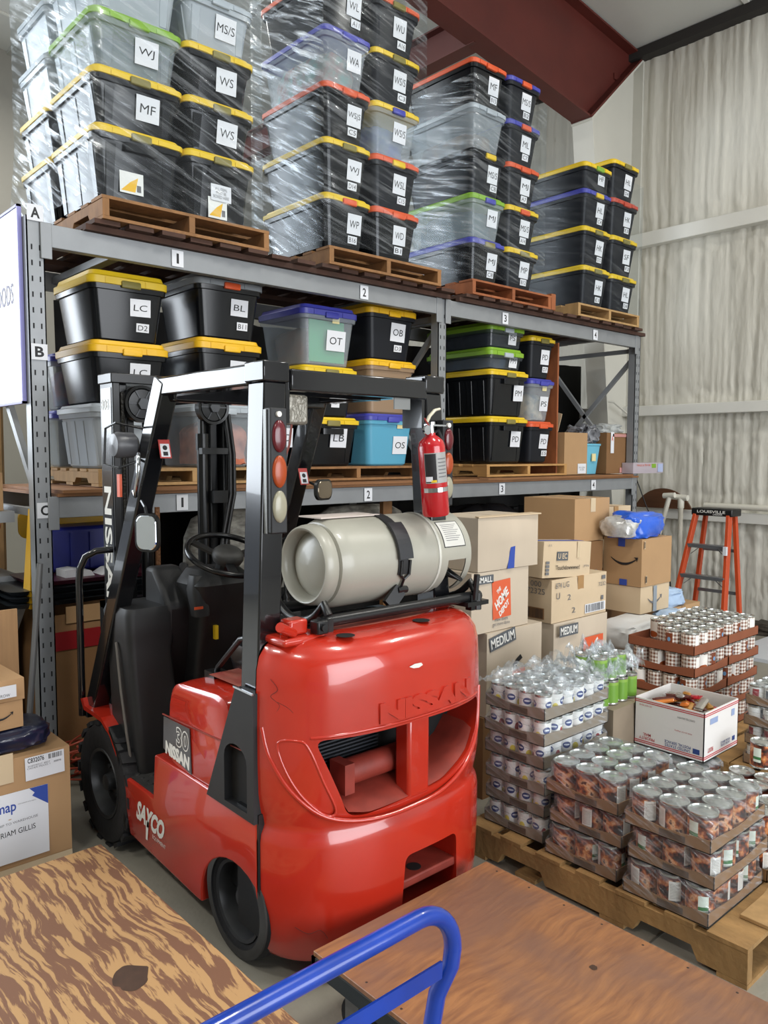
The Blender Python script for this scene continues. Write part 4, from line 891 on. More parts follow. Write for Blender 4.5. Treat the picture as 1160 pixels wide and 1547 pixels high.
# combination lamps on both rear posts
for x0, sgn, sc_ in ((1.392, 1, 1), (2.165, -1, .88)):
    w_ = .062*sc_; zt = 1.845; L_ = .395*(1 if sgn == 1 else .82); zt = 1.845 if sgn == 1 else 1.83
    lp = MB().box(x0, x0+w_, 2.075, 2.112, zt-L_, zt).build('rear_lamp', mat('lamp_housing', '#1b1c1f', .5), fk, bevel=.004)
    for k, (nm, mm) in enumerate((('red_lens', mat('red_lens', '#5c0f1b', .25, coat=.3)), ('amber_lens', mat('amber_lens', '#a03f10', .35, coat=.2)), ('clear_lens', mat('clear_lens', '#97937f', .3, coat=.3)))):
        zc = zt-L_*(.225+.28*k); e = MB(); rings = []
        for s, yy in ((1, 2.075), (1, 2.070), (.8, 2.065), (.3, 2.063)): rings.append([(x0+w_/2+w_*.42*s*cos(2*pi*i/24), yy, zc+L_*.128*s*sin(2*pi*i/24)) for i in range(24)])
        e.loft(rings); e.build(nm, mm, lp, smooth=60)
    MB().lathe([(.009, 2.066), (.009, 2.075)], (x0+w_*.45, 0, zt-.02), 'y', 12).build('screw_cap', M_WHITE, lp)
MB().box(1.388, 1.391, 2.095, 2.11, 1.45, 1.84).build('lamp_bracket', mat('plate_grey', '#8b8d8c', .4, metal=.4), fk)
# mirrors, work lamp, grab handle, warning labels
def mirror(px_, py_, pz_, w_, h_, rz, glass, arm):
    b = MB(); b.rrect([(0, 0, w_/2-.006, h_/2-.006, .03, -.012), (0, 0, w_/2, h_/2, .035, -.006), (0, 0, w_/2, h_/2, .035, .008), (0, 0, w_/2-.008, h_/2-.008, .03, .010)], 5)
    Mx = Matrix.Translation((px_, py_, pz_)) @ Matrix.Rotation(rz, 4, 'Z') @ Matrix.Rotation(R(90), 4, 'X')
    b.v = [tuple(Mx @ V(p)) for p in b.v]; mo = b.build('mirror', M_FB, fk, smooth=40)
    g_ = MB(); g_.rrect([(0, 0, w_/2-.008, h_/2-.008, .03, .0105), (0, 0, w_/2-.010, h_/2-.010, .03, .0125)], 5); g_.v = [tuple(Mx @ V(p)) for p in g_.v]; g_.build('mirror_glass', glass, mo)
    MB().tube(arm, .006, 6).build('mirror_arm', M_FB, fk)
mirror(1.325, 2.80, 1.405, .105, .145, R(-62), mat('mirror_glass', '#dfe6ee', .03, metal=1.0), [(1.34, 2.88, 1.52), (1.33, 2.83, 1.50), (1.33, 2.80, 1.42)])
mirror(2.20, 2.86, 1.54, .13, .095, R(20), mat('mirror_back', '#7d7160', .15, metal=.6), [(2.2, 3.0, 1.58), (2.2, 2.88, 1.55)])
wl = MB().lathe([(0, 0), (.045, .005), (.052, .02), (.05, .085), (.035, .10), (0, .10)], (0, 0, 0), 'x', 20); wl.v = [(p[0]+1.30, p[1]+3.05, p[2]+1.735) for p in wl.v]; wl = wl.build('work_lamp', mat('lamp_grey', '#55565a', .35), fk, smooth=40)
MB().tube([(1.41, 3.0, 1.80), (1.29, 2.99, 1.82), (1.28, 3.06, 1.80), (1.28, 3.08, 1.66), (1.30, 2.99, 1.645), (1.40, 2.99, 1.68)], .005, 6).build('lamp_guard', M_FB, wl)
m = MB().tube([(1.352, 2.925, 1.70), (1.34, 2.90, 1.69), (1.335, 2.895, 1.62), (1.34, 2.93, 1.56), (1.35, 2.955, 1.535), (1.352, 2.975, 1.555)], .008, 8); m.build('grab_handle', M_CHROME, fk, smooth=60)
MB().box(1.315, 1.325, 3.02, 3.045, 1.53, 1.62).build('orange_reflector', LID['orange'], fk)
def warn(x, y, z, tilt):
    a = MB().box(-.024, .024, -.038, .038, 0, .0012).mesh('warning_label', mat('label_red', '#b23a35', .5)); o = bpy.data.objects.new('warning_label', a); COL.objects.link(o); o.parent = fk; o.location = (x-1.8, y-2.6, z); o.rotation_euler = tilt
    b = MB().box(-.019, .019, -.033, .020, .0013, .002).mesh('panel', M_PAPER); p = add_child(b, 'panel', o)
    p = add_child(MB().lathe([(.010, .0022), (.010, .0026)], (0, .004, 0), 'z', 14).mesh('pictogram', M_INK), 'pictogram', o); p = add_child(MB().box(-.010, .010, -.028, -.012, .0022, .0026).mesh('pictogram', M_INK), 'pictogram', o)
warn(1.447, 2.895, 1.72, (R(75), 0, R(0))); warn(2.125, 2.905, 1.60, (R(75), 0, R(0)))
# ---- mast
M_MS = mat('mast_black', '#101113', .3, metal=.2, spec=.6)
for xa, xb in ((1.50, 1.535), (2.065, 2.10)):
    MB().box(xa, xb, 3.50, 3.64, .10, 2.03).build('outer_mast_rail', M_MS, fk, bevel=.004)
for xa, xb in ((1.545, 1.585), (2.015, 2.055)): MB().box(xa, xb, 3.54, 3.66, .12, 2.02).build('inner_mast_rail', M_MS, fk, bevel=.004)
for xa in (1.60, 1.98): MB().box(xa, xa+.03, 3.57, 3.60, .2, 1.9).build('lift_chain_guide', M_FB, fk)
MB().box(1.49, 2.11, 3.49, 3.64, 2.02, 2.065).build('mast_top_bar', M_MS, fk, bevel=.004)
MB().box(1.50, 2.10, 3.56, 3.62, .95, 1.02).build('mast_cross_member', M_MS, fk); MB().box(1.50, 2.10, 3.56, 3.62, .25, .40).build('mast_cross_member', M_MS, fk)
MB().box(1.4975, 1.4995, 3.515, 3.625, .85, 2.0).build('mast_plate', mat('mast_plate', '#16181b', .22, coat=.25, metal=.1), fk)
lettering('NISSAN', .62, .078, M_WHITE, fk, (1.4965-1.8, 3.57-2.6, 1.24), (R(90), R(90), R(-90)), .03)
lettering('808', .085, .05, M_WHITE, fk, (1.4965-1.8, 3.58-2.6, 1.925), LEFT, .015)
MB().box(1.4955, 1.4972, 3.54, 3.60, .855, .90).build('orange_label', LID['orange'], fk)
for px_, py_ in ((1.635, 3.50), (2.005, 3.50)):
    m = MB().lathe([(.03, -.018), (.066, -.016), (.070, -.010), (.072, -.018), (.085, -.020), (.085, .020), (.07, .02), (.03, .02)], (px_, py_, 1.93), 'y', 32); p = m.build('chain_pulley', M_MS, fk, smooth=40)
    h = MB().lathe([(0, -.034), (.028, -.034), (.030, -.02)], (px_, py_, 1.93), 'y', 6)
    for k in range(6): a = k*pi/3; h.bar((px_+.02*cos(a), py_-.018, 1.93+.02*sin(a)), (px_+.068*cos(a), py_-.018, 1.93+.068*sin(a)), .006, .006)
    h.build('pulley_hub', mat('hub_steel', '#4b4d50', .4, metal=.5), p)
m = MB().lathe([(.028, .5), (.028, 1.72), (.033, 1.72), (.033, 1.80), (.015, 1.80), (.015, 1.90)], (1.96, 3.52, 0), 'z', 16); m.build('lift_cylinder', M_MS, fk, smooth=40)
m = MB().lathe([(.028, .5), (.028, 1.72), (.015, 1.73), (.015, 1.90)], (1.68, 3.56, 0), 'z', 16); m.build('lift_cylinder', M_MS, fk, smooth=40)
MB().box(1.93, 2.08, 3.47, 3.50, 1.70, 1.73).build('hose_clamp', M_FB, fk); MB().box(1.98, 2.06, 3.45, 3.50, 1.46, 1.52).build('hose_clamp', M_FB, fk)
for dx in (0, .022): MB().tube([(2.075+dx, 3.50, 1.90), (2.085+dx, 3.47, 1.70), (2.08+dx, 3.46, 1.50), (2.03+dx, 3.45, 1.30), (1.98+dx, 3.42, 1.10), (1.98+dx, 3.40, .8)], .010, 8).build('hydraulic_hose', M_FB, fk, smooth=60)
MB().tube([(1.545, 3.50, 1.98), (1.545, 3.49, 1.2), (1.55, 3.49, .5)], .010, 6).build('lift_chain', mat('oily_chain', '#2b2a28', .4, metal=.7, bump=1, bscale=90), fk)
MB().tube([(1.70, 3.49, 1.45), (1.70, 3.49, .5)], .012, 6).build('rusty_chain', mat('rusty_chain', '#6b4526', .7, bump=1, bscale=90), fk)
MB().tube([(1.78, 3.42, .5), (1.77, 3.42, .95), (1.79, 3.45, 1.10), (1.84, 3.50, 1.16)], .022, 10).build('hose_bundle', M_RUB, fk, smooth=60)
MB().box(1.80, 2.0, 3.46, 3.56, 1.05, 1.12).build('valve_block', M_FB, fk, bevel=.01)
m = MB().box(1.42, 2.18, 3.68, 3.72, .12, .20); m.build('fork_carriage', M_MS, fk); MB().box(1.42, 2.18, 3.68, 3.72, .45, .53).build('fork_carriage', M_MS, fk)
for x in (1.52, 1.97):
    MB().prism([(3.725, .55), (3.725, .05), (4.19, .05), (4.19, .06), (3.765, .085), (3.765, .55)], x, x+.10, 'x').build('fork', M_MS, fk)
for x in (1.50, 2.07):
    MB().box(x, x+.03, 3.66, 3.70, .12, 1.0).build('load_backrest', M_MS, fk)
MB().box(1.50, 2.10, 3.66, 3.70, .97, 1.0).build('load_backrest', M_MS, fk)
# ---- tank cradle on top of the counterweight
MB().tube([(1.555, 2.045, 1.150), (2.34, 2.045, 1.150)], .020, 12).build('cradle_tube', M_FB, fk, smooth=60)
MB().tube([(1.56, 2.33, 1.150), (2.34, 2.33, 1.150)], .020, 12).build('cradle_tube', M_FB, fk, smooth=60)
for x in (1.575, 2.29):
    MB().tube([(x, 2.02, 1.175)]+[(x, 2.19+.175*cos(R(a)), 1.31+.175*sin(R(a))) for a in range(215, 326, 10)]+[(x, 2.36, 1.175)], .014, 8).build('cradle_saddle', M_FB, fk, smooth=60)
    MB().box(x-.02, x+.02, 2.02, 2.05, 1.10, 1.16).build('cradle_foot', M_FB, fk)
MB().lathe([(.02, 1.10), (.02, 1.165), (.012, 1.17)], (2.31, 2.03, 0), 'z', 8).build('latch_bolt', M_FB, fk); MB().box(2.24, 2.36, 2.01, 2.10, 1.118, 1.135).build('hinge_plate', M_FB, fk); MB().tube([(2.29, 2.02, 1.14), (2.29, 2.01, 1.24)], .012, 8).build('latch_pin', M_FB, fk)
m = MB().box(1.385, 1.55, 2.00, 2.15, 1.100, 1.126); m.build('hinge_base', M_FR, fk, bevel=.01)
m = MB().box(1.43, 1.50, 2.03, 2.09, 1.126, 1.175); m.build('hinge_block', M_FR, fk, bevel=.008)
MB().tube([(1.44, 2.03, 1.135), (1.37, 2.00, 1.17)], .016, 10).build('hinge_knob', M_FR, fk, smooth=60)
MB().box(1.505, 1.55, 1.985, 2.03, 1.125, 1.17).build('hinge_clevis', M_FB, fk, bevel=.006); MB().lathe([(.012, 1.975), (.012, 1.99)], (1.527, 0, 1.148), 'y', 10).build('hinge_bolt', M_FB, fk)
# ================================================================ LPG TANK
M_TK = mat('tank_grey', '#a5a397', .36, vary=.08, vscale=4, coat=.15)
TX, TY, TZ, TR = 0, 2.20, 1.318, .158
tk = thing('gas_cylinder', (1.95, TY, TZ-TR), 'pale grey steel gas cylinder lying across the back of the red forklift', 'gas cylinder')
MB().lathe([(0, 1.622), (.05, 1.626), (.09, 1.638), (.118, 1.655), (.146, 1.662), (.156, 1.685), (TR, 1.71), (TR, 2.10), (.1585, 2.102), (TR, 2.104), (TR, 2.12), (.152, 2.145), (.13, 2.175), (.09, 2.20), (0, 2.21)], (0, TY, TZ), 'x', 56).build('shell', M_TK, tk, smooth=40)
MB().lathe([(.112, 1.66), (.118, 1.625), (.122, 1.606), (.130, 1.602), (.136, 1.608), (.140, 1.622), (.143, 1.650), (.130, 1.66), (.112, 1.655)], (0, TY, TZ), 'x', 48, cap=False).build('foot_ring', M_TK, tk, smooth=60)
MB().lathe([(.1595, 2.115), (.1605, 2.118), (.1605, 2.124), (.1595, 2.127)], (0, TY, TZ), 'x', 48, cap=False).build('weld_bead', mat('tank_edge', '#c9c8be', .3), tk, smooth=40)
# valve collar with a hand opening towards the camera
cm = MB(); rings = []
def colr(x, r): return [(x, TY+r*cos(2*pi*i/64), TZ+r*sin(2*pi*i/64)) for i in range(64)]
n0 = 64; xs = [2.12, 2.15, 2.165, 2.21, 2.245, 2.262, 2.285, 2.292]
for x in xs: rings.append(colr(x, .1585))
for x in reversed(xs): rings.append(colr(x, .1535))
b = len(cm.v); cm.v += [p for r_ in rings for p in r_]; K = len(rings)
for k in range(K-1):
    for i in range(64):
        an = (360*(i+.5)/64) % 360
        xm = (rings[k][0][0]+rings[k+1][0][0])/2
        if 184 < an < 262 and 2.165 < xm < 2.262: continue
        j = (i+1) % 64; cm.f.append((b+k*64+i, b+k*64+j, b+(k+1)*64+j, b+(k+1)*64+i)); cm.m.append(0)
cm.build('valve_collar', M_TK, tk, smooth=40)
m = MB().lathe([(.015, 2.2), (.02, 2.215), (.012, 2.22), (.03, 2.23), (.03, 2.245), (0, 2.25)], (0, TY, TZ), 'x', 12); m.build('valve', mat('brass', '#8a6d35', .35, metal=.9), tk, smooth=40)
MB().tube([(2.23, 2.20, 1.30), (2.26, 2.12, 1.24), (2.25, 2.06, 1.22), (2.20, 2.07, 1.24), (2.19, 2.15, 1.27)], .009, 8).build('gas_hose', M_FB, tk, smooth=60)
# data label wrapped on the collar
def on_cyl(x, ang, r=.1592): return (x, TY+r*cos(R(ang)), TZ+r*sin(R(ang)))
def cyl_patch(x0, x1, a0, a1, r, name, m_, par):
    q = MB(); rr = []
    for k in range(9): a = a0+(a1-a0)*k/8; rr.append([on_cyl(x0, a, r), on_cyl(x1, a, r)])
    q.loft(rr, cap=False, closed=False); return q.build(name, m_, par)
lb = cyl_patch(2.145, 2.262, 128, 168, .1594, 'data_label', M_INK, tk); cyl_patch(2.149, 2.258, 129.2, 166.8, .1598, 'label_paper', mat('label_paper', '#c9c8c2', .5), lb)
for k in range(9): cyl_patch(2.162, 2.245-(k % 3)*.01, 134+k*3.0, 134.8+k*3.0, .1601, 'printed_line', M_GREYINK, lb)
# hold-down strap with buckle
sp = []
m = MB(); rr = []
for a in range(-20, 201, 8): rr.append([on_cyl(1.905, a, .160), on_cyl(1.950, a, .160), on_cyl(1.950, a, .1645), on_cyl(1.905, a, .1645)])
m.loft(rr); st_ = m.build('tank_strap', mat('strap_black', '#232325', .5), fk, smooth=50)
m = MB(); rr = []
for a in range(128, 180, 6): rr.append([on_cyl(1.90, a, .165), on_cyl(1.965, a, .165), on_cyl(1.965, a, .176), on_cyl(1.90, a, .176)])
m.loft(rr); m.build('strap_buckle', mat('buckle_grey', '#38393c', .45, metal=.4), st_)
MB().tube([on_cyl(1.915, 178, .168), on_cyl(1.915, 196, .168), on_cyl(1.935, 202, .168), on_cyl(1.955, 196, .168), on_cyl(1.955, 178, .168)], .006, 8).build('strap_loop', M_FB, st_)
MB().tube([on_cyl(1.935, 202, .168), on_cyl(1.935, 216, .170)], .005, 6).build('strap_hook', M_FB, st_)
m = MB(); m.tube([on_cyl(1.915, 216, .175), on_cyl(1.96, 216, .175)], .013, 10); m.bar(on_cyl(1.93, 216, .172), (1.87, 2.055, 1.165), .05, .02, (0, -1, .3)); m.build('strap_arm', M_FB, st_)
# fire extinguisher
ex = thing('fire_extinguisher', (2.085, 2.04, 1.48), 'red fire extinguisher with white and black label hung on the right forklift post', 'fire extinguisher')
EX = 2.075; EY = 2.04
m = MB().lathe([(0, 0), (.046, .002), (.050, .010), (.050, .255), (.044, .275), (.028, .290), (.018, .297), (.018, .305), (0, .305)], (0, 0, 0), 'z', 32)
Mx = Matrix.Translation((EX+.018, EY, 1.475)) @ Matrix.Rotation(R(-6), 4, 'Y')
def xf(mb): mb.v = [tuple(Mx @ V(p)) for p in mb.v]; return mb
xf(m).build('cylinder', mat('extinguisher_red', '#b3121c', .22, coat=.5), ex, smooth=40)
def epatch(z0, z1, a0, a1, r, nm, mm, par=ex):
    q = MB(); rr = [[(r*cos(R(a)), r*sin(R(a)), z0), (r*cos(R(a)), r*sin(R(a)), z1)] for a in [a0+(a1-a0)*k/10 for k in range(11)]]
    q.loft(rr, cap=False, closed=False); return xf(q).build(nm, mm, par)
lb = epatch(.125, .235, 190, 300, .0505, 'instruction_label', mat('label_silver', '#9a9a98', .4)); epatch(.128, .232, 192, 240, .0508, 'black_panel', M_INK, lb); epatch(.132, .150, 193, 222, .0511, 'pictogram_panel', M_PAPER, lb)
epatch(.1285, .137, 215, 238, .0511, 'yellow_print', LID['yellow'], lb)
for k in range(6): epatch(.145+k*.013, .149+k*.013, 248, 292, .0508, 'printed_line', M_GREYINK, lb)
epatch(.092, .108, 180, 380, .052, 'bracket_band', M_CHROME)
hd = MB().lathe([(.014, .30), (.014, .335), (.02, .335), (.02, .345)], (0, 0, 0), 'z', 12); hd.bar((-.02, 0, .335), (.075, -.0, .325), .018, .006); xf(hd).build('valve', M_CHROME, ex)
hd = MB().tube([(-.015, 0, .345), (.0, 0, .365), (.03, 0, .385), (.055, 0, .388)], [.007, .008, .008, .007], 8, flat=.7); xf(hd).build('handle', mat('extinguisher_handle', '#cfc9b4', .4), ex, smooth=60)
hd = MB().lathe([(.017, -.006), (.019, 0), (.017, .006)], (-.03, -.012, .318), 'y', 16); xf(hd).build('pressure_gauge', M_CHROME, ex)
hd = MB().tube([(-.02, .0, .35), (-.035, -.01, .36), (-.02, -.015, .33)], .003, 6); xf(hd).build('pin_ring', mat('pin_red', '#8c2a25', .5), ex)
hd = MB().tube([(.02, .01, .30), (.05, .01, .31), (.062, .0, .26), (.062, .0, .15)], .008, 8); xf(hd).build('hose', M_RUB, ex, smooth=60)
MB().box(2.11, 2.135, 2.05, 2.12, 1.50, 1.75).build('extinguisher_bracket', M_FB, fk)
# flat papers on top of the tank
m = MB(); m.box(1.66, 1.93, 2.17, 2.30, TZ+TR+.001, TZ+TR+.006); one('paper_pad', m, mat('paper_warm', '#c8bcb4', .8), 'flat pale paper pad lying on top of the gas cylinder', 'paper', loc=(1.8, 2.23, TZ+TR))
# ================================================================ CARTONS
KR = mat('kraft', '#b08c64', .8, vary=.10, vscale=3.5, bump=.12, bscale=9); KRP = mat('kraft_pale', '#cbb596', .8, vary=.10, vscale=3, bump=.12, bscale=9); KRG = mat('kraft_grey', '#c0b19d', .8, vary=.12, vscale=4, bump=.15, bscale=9, stretch=(1, 1, .25))
KRD = mat('kraft_dark', '#84603c', .8, vary=.12, vscale=4, bump=.12, bscale=9); TAPE = mat('brown_tape', '#a37c4e', .3, coat=.3); TAPEC = mat('clear_tape', '#c9b596', .2, coat=.4); CREASE = mat('crease', '#6f573d', .9)
BLUE = mat('blue_print', '#2b479c', .5); ORG_ = mat('logo_orange', '#cf5a34', .6); DBAND = mat('print_band', '#55585c', .7); MAILW = mat('mailer_white', '#d5d6d6', .45, bump=.5, bscale=9); MAILB = mat('mailer_blue', '#a9c0dc', .4, bump=.6, bscale=9)
def carton(x0, x1, y0, y1, z0, z1, label, m=KR, rz=0, tape=True, open_=False, group=None, name='cardboard_box', warp=.004, tapem=None, seam='y', tilt=0):
    cx, cy = (x0+x1)/2, (y0+y1)/2; w_, d, h = x1-x0, y1-y0, z1-z0
    r = thing(name, (cx, cy, z0), label, 'box', group, R(rz), world=False)
    if tilt: r.rotation_euler.y = R(tilt)
    rr = random.Random(label); b = MB(); rings = []
    for k in range(7):
        z = h*k/6; q = []; bl = warp*sin(pi*k/6)*(rr.random()*1.5+.4)
        for c, (sx, sy) in enumerate(((-1, -1), (1, -1), (1, 1), (-1, 1))):
            for j in range(6):
                t = j/6; ax, ay = sx*w_/2, sy*d/2; nx = ((-1, -1), (1, -1), (1, 1), (-1, 1))[(c+1) % 4]; bx, by = nx[0]*w_/2, nx[1]*d/2
                x = ax+(bx-ax)*t; y = ay+(by-ay)*t; o = bl*sin(pi*t); nn = ((0, -1), (1, 0), (0, 1), (-1, 0))[c]; q.append((x+nn[0]*o, y+nn[1]*o, z))
        rings.append(q)
    b.loft(rings, cap=not open_)
    if open_: b.f.append(tuple(range(23, -1, -1))); b.m.append(0)
    body = b.build('body', m, r, smooth=30, O=(0, 0, 0))
    if open_: md = body.modifiers.new('wall', 'SOLIDIFY'); md.thickness = .005
    if tape:
        tm = tapem or TAPE
        if seam == 'y':
            MB().box(-.028, .028, -d/2-.001, d/2+.001, h+.0003, h+.0013).build('tape', tm, r, O=(0, 0, 0))
            t = MB(); t.box(-.028, .028, -d/2-.0055, -d/2-.0045, h-.09, h+.0012); t.build('tape', tm, r, O=(0, 0, 0))
        else:
            MB().box(-w_/2-.001, w_/2+.001, -.028, .028, h+.0003, h+.0013).build('tape', tm, r, O=(0, 0, 0)); MB().box(-w_/2-.0055, -w_/2-.0045, -.028, .028, h-.09, h+.0012).build('tape', tm, r, O=(0, 0, 0))
    if not open_:
        s = MB()
        if seam == 'y': s.box(-.0015, .0015, -d/2, d/2, h, h+.0005)
        else: s.box(-w_/2, w_/2, -.0015, .0015, h, h+.0005)
        s.build('flap_seam', CREASE, r, O=(0, 0, 0))
    r['w'] = w_; r['d'] = d; r['h'] = h; return r
def fpos(r, face, u, v, e=.0065):
    """point on a carton face: u -1..1 across (reader's right positive), v 0..1 up"""
    w_, d, h = r['w'], r['d'], r['h']
    return ((u*w_/2, -d/2-e, v*h), FRONT) if face == 'f' else ((-w_/2-e, -u*d/2, v*h), LEFT)
def patch(r, face, u, v, wd, ht, m, name='label', rot=0, e=.0058, poly=None):
    p, ro = fpos(r, face, u, v, e); b = MB()
    if poly: b.prism([(x*wd, y*ht) for x, y in poly], 0, .0007, 'z')
    else: b.box(-wd/2, wd/2, -ht/2, ht/2, 0, .0007)
    o = add_child(b.mesh(name, m), name, r); o.location = p; o.rotation_euler = (ro[0], R(rot) if face == 'f' else 0, ro[2]) if not rot else (Matrix.Rotation(ro[2], 3, 'Z') @ Matrix.Rotation(ro[0], 3, 'X') @ Matrix.Rotation(R(rot), 3, 'Z')).to_euler()
    return o
def words(r, face, u, v, s, wd, ht, m, bold=.0, rot=0, e=.0072, shear=0, name='lettering'):
    p, ro = fpos(r, face, u, v, e); rt_ = (Matrix.Rotation(ro[2], 3, 'Z') @ Matrix.Rotation(ro[0], 3, 'X') @ Matrix.Rotation(R(rot), 3, 'Z')).to_euler()
    return lettering(s, wd, ht, m, r, p, rt_, bold, shear, name)
def barcode(r, face, u, v, wd, ht, n=14, rot=0, bg=None):
    o = patch(r, face, u, v, wd, ht, bg or M_PAPER, 'bar_code', rot); b = MB(); rr = random.Random(n)
    for k in range(n):
        x = -wd*.46+wd*.92*k/n; b.box(x, x+wd*.92/n*(.3+.4*rr.random()), -ht*.42, ht*.42, .0008, .0012)
    add_child(b.mesh('bars', M_INK), 'bars', o); return o
def depot_logo(r, u, v, s):
    o = patch(r, 'f', u, v, s, s*1.35, ORG_, 'orange_logo', 3)
    for t, x, y, w_, h_ in (('THE', -.14*s, .34*s, .26*s, .14*s), ('HOME', .0, .02*s, .92*s, .32*s), ('DEPOT', .12*s, -.34*s, .72*s, .20*s)):
        lettering(t, w_, h_, M_WHITE, o, (x, y, .0012), (0, 0, R(38)), .04, .3)
# moving boxes behind the forklift
GB = 'moving boxes behind the forklift'
r = carton(2.905, 3.345, 2.50, 2.93, 0, .41, 'plain brown box on the floor under the left MEDIUM box', KRD, group=GB)
r = carton(2.915, 3.35, 2.49, 2.93, .413, .83, 'tan MEDIUM moving box with orange logo, lowest visible of the left stack', KRG, group=GB, tape=False)
p = patch(r, 'f', -.48, .90, .20, .07, DBAND, 'size_band', 10); lettering('MEDIUM', .18, .048, M_WHITE, p, (0, 0, .0012), (0, 0, 0), .02)
depot_logo(r, .12, .33, .10); patch(r, 'f', .06, .58, .085, .05, M_INK, 'printed_picture', 20, poly=[(-.5, -.5), (-.2, -.5), (0, -.1), (.5, 0), (.4, .5), (0, .4), (-.4, .1)])
r = carton(2.815, 3.25, 2.505, 2.80, .833, 1.132, 'tan SMALL moving box with large orange logo in the left stack', KRG, group=GB, tape=False)
p = patch(r, 'f', -.58, .88, .125, .042, DBAND, 'size_band'); lettering('SMALL', .105, .028, M_WHITE, p, (0, 0, .0012), (0, 0, 0), .02)
depot_logo(r, .0, .52, .14); words(r, 'f', .0, .14, 'How doers\nget more done', .13, .045, M_GREYINK)
r = carton(2.86, 3.315, 2.50, 2.83, 1.135, 1.395, 'tan box with torn blue tape, topmost of the left stack', KRG, rz=-1, group=GB, tape=False, warp=.008)
patch(r, 'f', .06, .30, .062, .155, BLUE, 'blue_tape', poly=[(-.5, -.5), (.35, -.5), (.5, .5), (.1, .5), (-.3, .35), (-.1, .2)]); f = MB().prism([(-.23, -.17), (.235, -.18), (.24, -.11), (-.2, -.12)], .262, .268, 'z').build('flap', KRP, r, O=(0, 0, 0))
r = carton(3.45, 3.97, 2.50, 2.90, 0, .40, 'brown box on the floor under the right MEDIUM box', KRD, group=GB)
r = carton(3.455, 3.965, 2.49, 2.90, .403, .80, 'tan MEDIUM moving box with bulging flaps beside the left stack', KRG, group=GB, tape=False, warp=.02)
p = patch(r, 'f', -.60, .90, .17, .062, DBAND, 'size_band', e=.026); lettering('MEDIUM', .15, .042, M_WHITE, p, (0, 0, .0012), (0, 0, 0), .02)
p = patch(r, 'f', .32, .52, .19, .17, ORG_, 'orange_logo', e=.026); lettering('HOME', .15, .07, M_WHITE, p, (0, 0, .0012), (0, 0, R(38)), .04, .3)
r = carton(3.445, 3.965, 2.50, 2.68, .803, 1.035, 'long tan box printed 72325 in the middle stack', KRP, group=GB, seam='y')
barcode(r, 'f', .55, .18, .20, .05, 22); words(r, 'f', -.66, .86, '874 L/G', .12, .03, M_GREYINK); words(r, 'f', .8, .72, '7232', .07, .022, M_GREYINK); patch(r, 'f', .86, .88, .035, .022, M_GREYINK, 'print'); words(r, 'f', -.42, .55, '2', .03, .03, M_GREYINK); words(r, 'f', -.25, .22, '2', .03, .03, M_GREYINK); words(r, 'f', -.80, .62, 'U', .03, .035, M_GREYINK); patch(r, 'f', .82, .38, .022, .025, M_GREYINK, 'print')
barcode(r, 'l', -.2, .2, .13, .06, 12, bg=KRD); words(r, 'l', -.1, .80, '000\n72325', .12, .07, M_GREYINK)
r = carton(3.365, 3.80, 2.505, 2.66, 1.04, 1.232, 'tan paper-towel carton with blue top tape lying on the 72325 box', KRP, rz=0, group=GB, tapem=BLUE, seam='x', tilt=4)
words(r, 'f', .0, .28, 'Touchdowwwwn!', .22, .024, M_INK, .01); words(r, 'f', .80, .30, 'prime', .05, .02, M_GREYINK); p = patch(r, 'f', -.25, .60, .10, .048, DBAND, 'print'); lettering('U EC', .08, .03, KRP, p, (0, 0, .0012), (0, 0, 0), .02)
for k in range(4): patch(r, 'f', -.84, .12+k*.10, .03, .015, M_GREYINK, 'print')
words(r, 'f', -.78, .86, '↑↑', .03, .03, M_GREYINK); patch(r, 'f', .42, .78, .025, .09, TAPEC, 'tape_end')
GC = 'cartons in the right heap by the wall'
r = carton(4.05, 4.60, 2.98, 3.40, 0, .5, 'plain brown carton on the floor behind the moving boxes', KRD, group=GC)
r = carton(4.10, 4.62, 2.98, 3.40, .503, .84, 'second plain brown carton under the large carton behind the moving boxes', KR, group=GC)
r = carton(4.20, 4.66, 2.97, 3.36, .843, 1.125, 'small brown carton with a blue towel-brand label near the large brown carton', KRD, group=GC)
patch(r, 'f', -.55, .70, .20, .13, BLUE, 'blue_label'); words(r, 'f', -.55, .72, 'Bounty', .14, .05, M_WHITE, .02, e=.0085); patch(r, 'f', -.4, .5, .09, .035, LID['orange'], 'print', 35, e=.0085); words(r, 'f', .5, .3, 'a a a', .08, .02, M_GREYINK)
r = carton(4.355, 4.76, 2.99, 3.40, 1.128, 1.412, 'large plain brown carton towering behind the moving boxes', KR, group=GC, tapem=TAPEC)
r = carton(4.85, 5.25, 3.12, 3.5, .9, 1.33, 'brown carton with open flap behind the blue bag', KRP, group=GC); r = carton(4.85, 5.25, 3.12, 3.5, 0, .895, 'tall brown carton on the floor behind the smile-logo boxes', KRD, group=GC)
r = carton(4.62, 5.10, 2.70, 3.02, 0, .40, 'brown carton on the floor under the white mailers', KRD, group=GC)
r = carton(4.685, 5.07, 2.695, 2.98, .835, 1.150, 'big brown carton with black smile logo and blue tape under the blue bag', KR, group=GC, tape=False)
def smile(r, face, u, v, s, m=M_INK):
    p, ro = fpos(r, face, u, v, .0075); b = MB(); pts = [(s*(-.5+k/12), s*(.20*((k/6-1)**2)-.1), 0) for k in range(13)]
    b.tube(pts, [s*.012+s*.032*sin(pi*k/12) for k in range(13)], 6, flat=.15); b.prism([(s*.40, s*.16), (s*.56, s*.17), (s*.52, s*.0), (s*.49, s*.10)], 0, .001, 'z')
    o = add_child(b.mesh('smile_logo', m), 'smile_logo', r); o.location = p; o.rotation_euler = ro
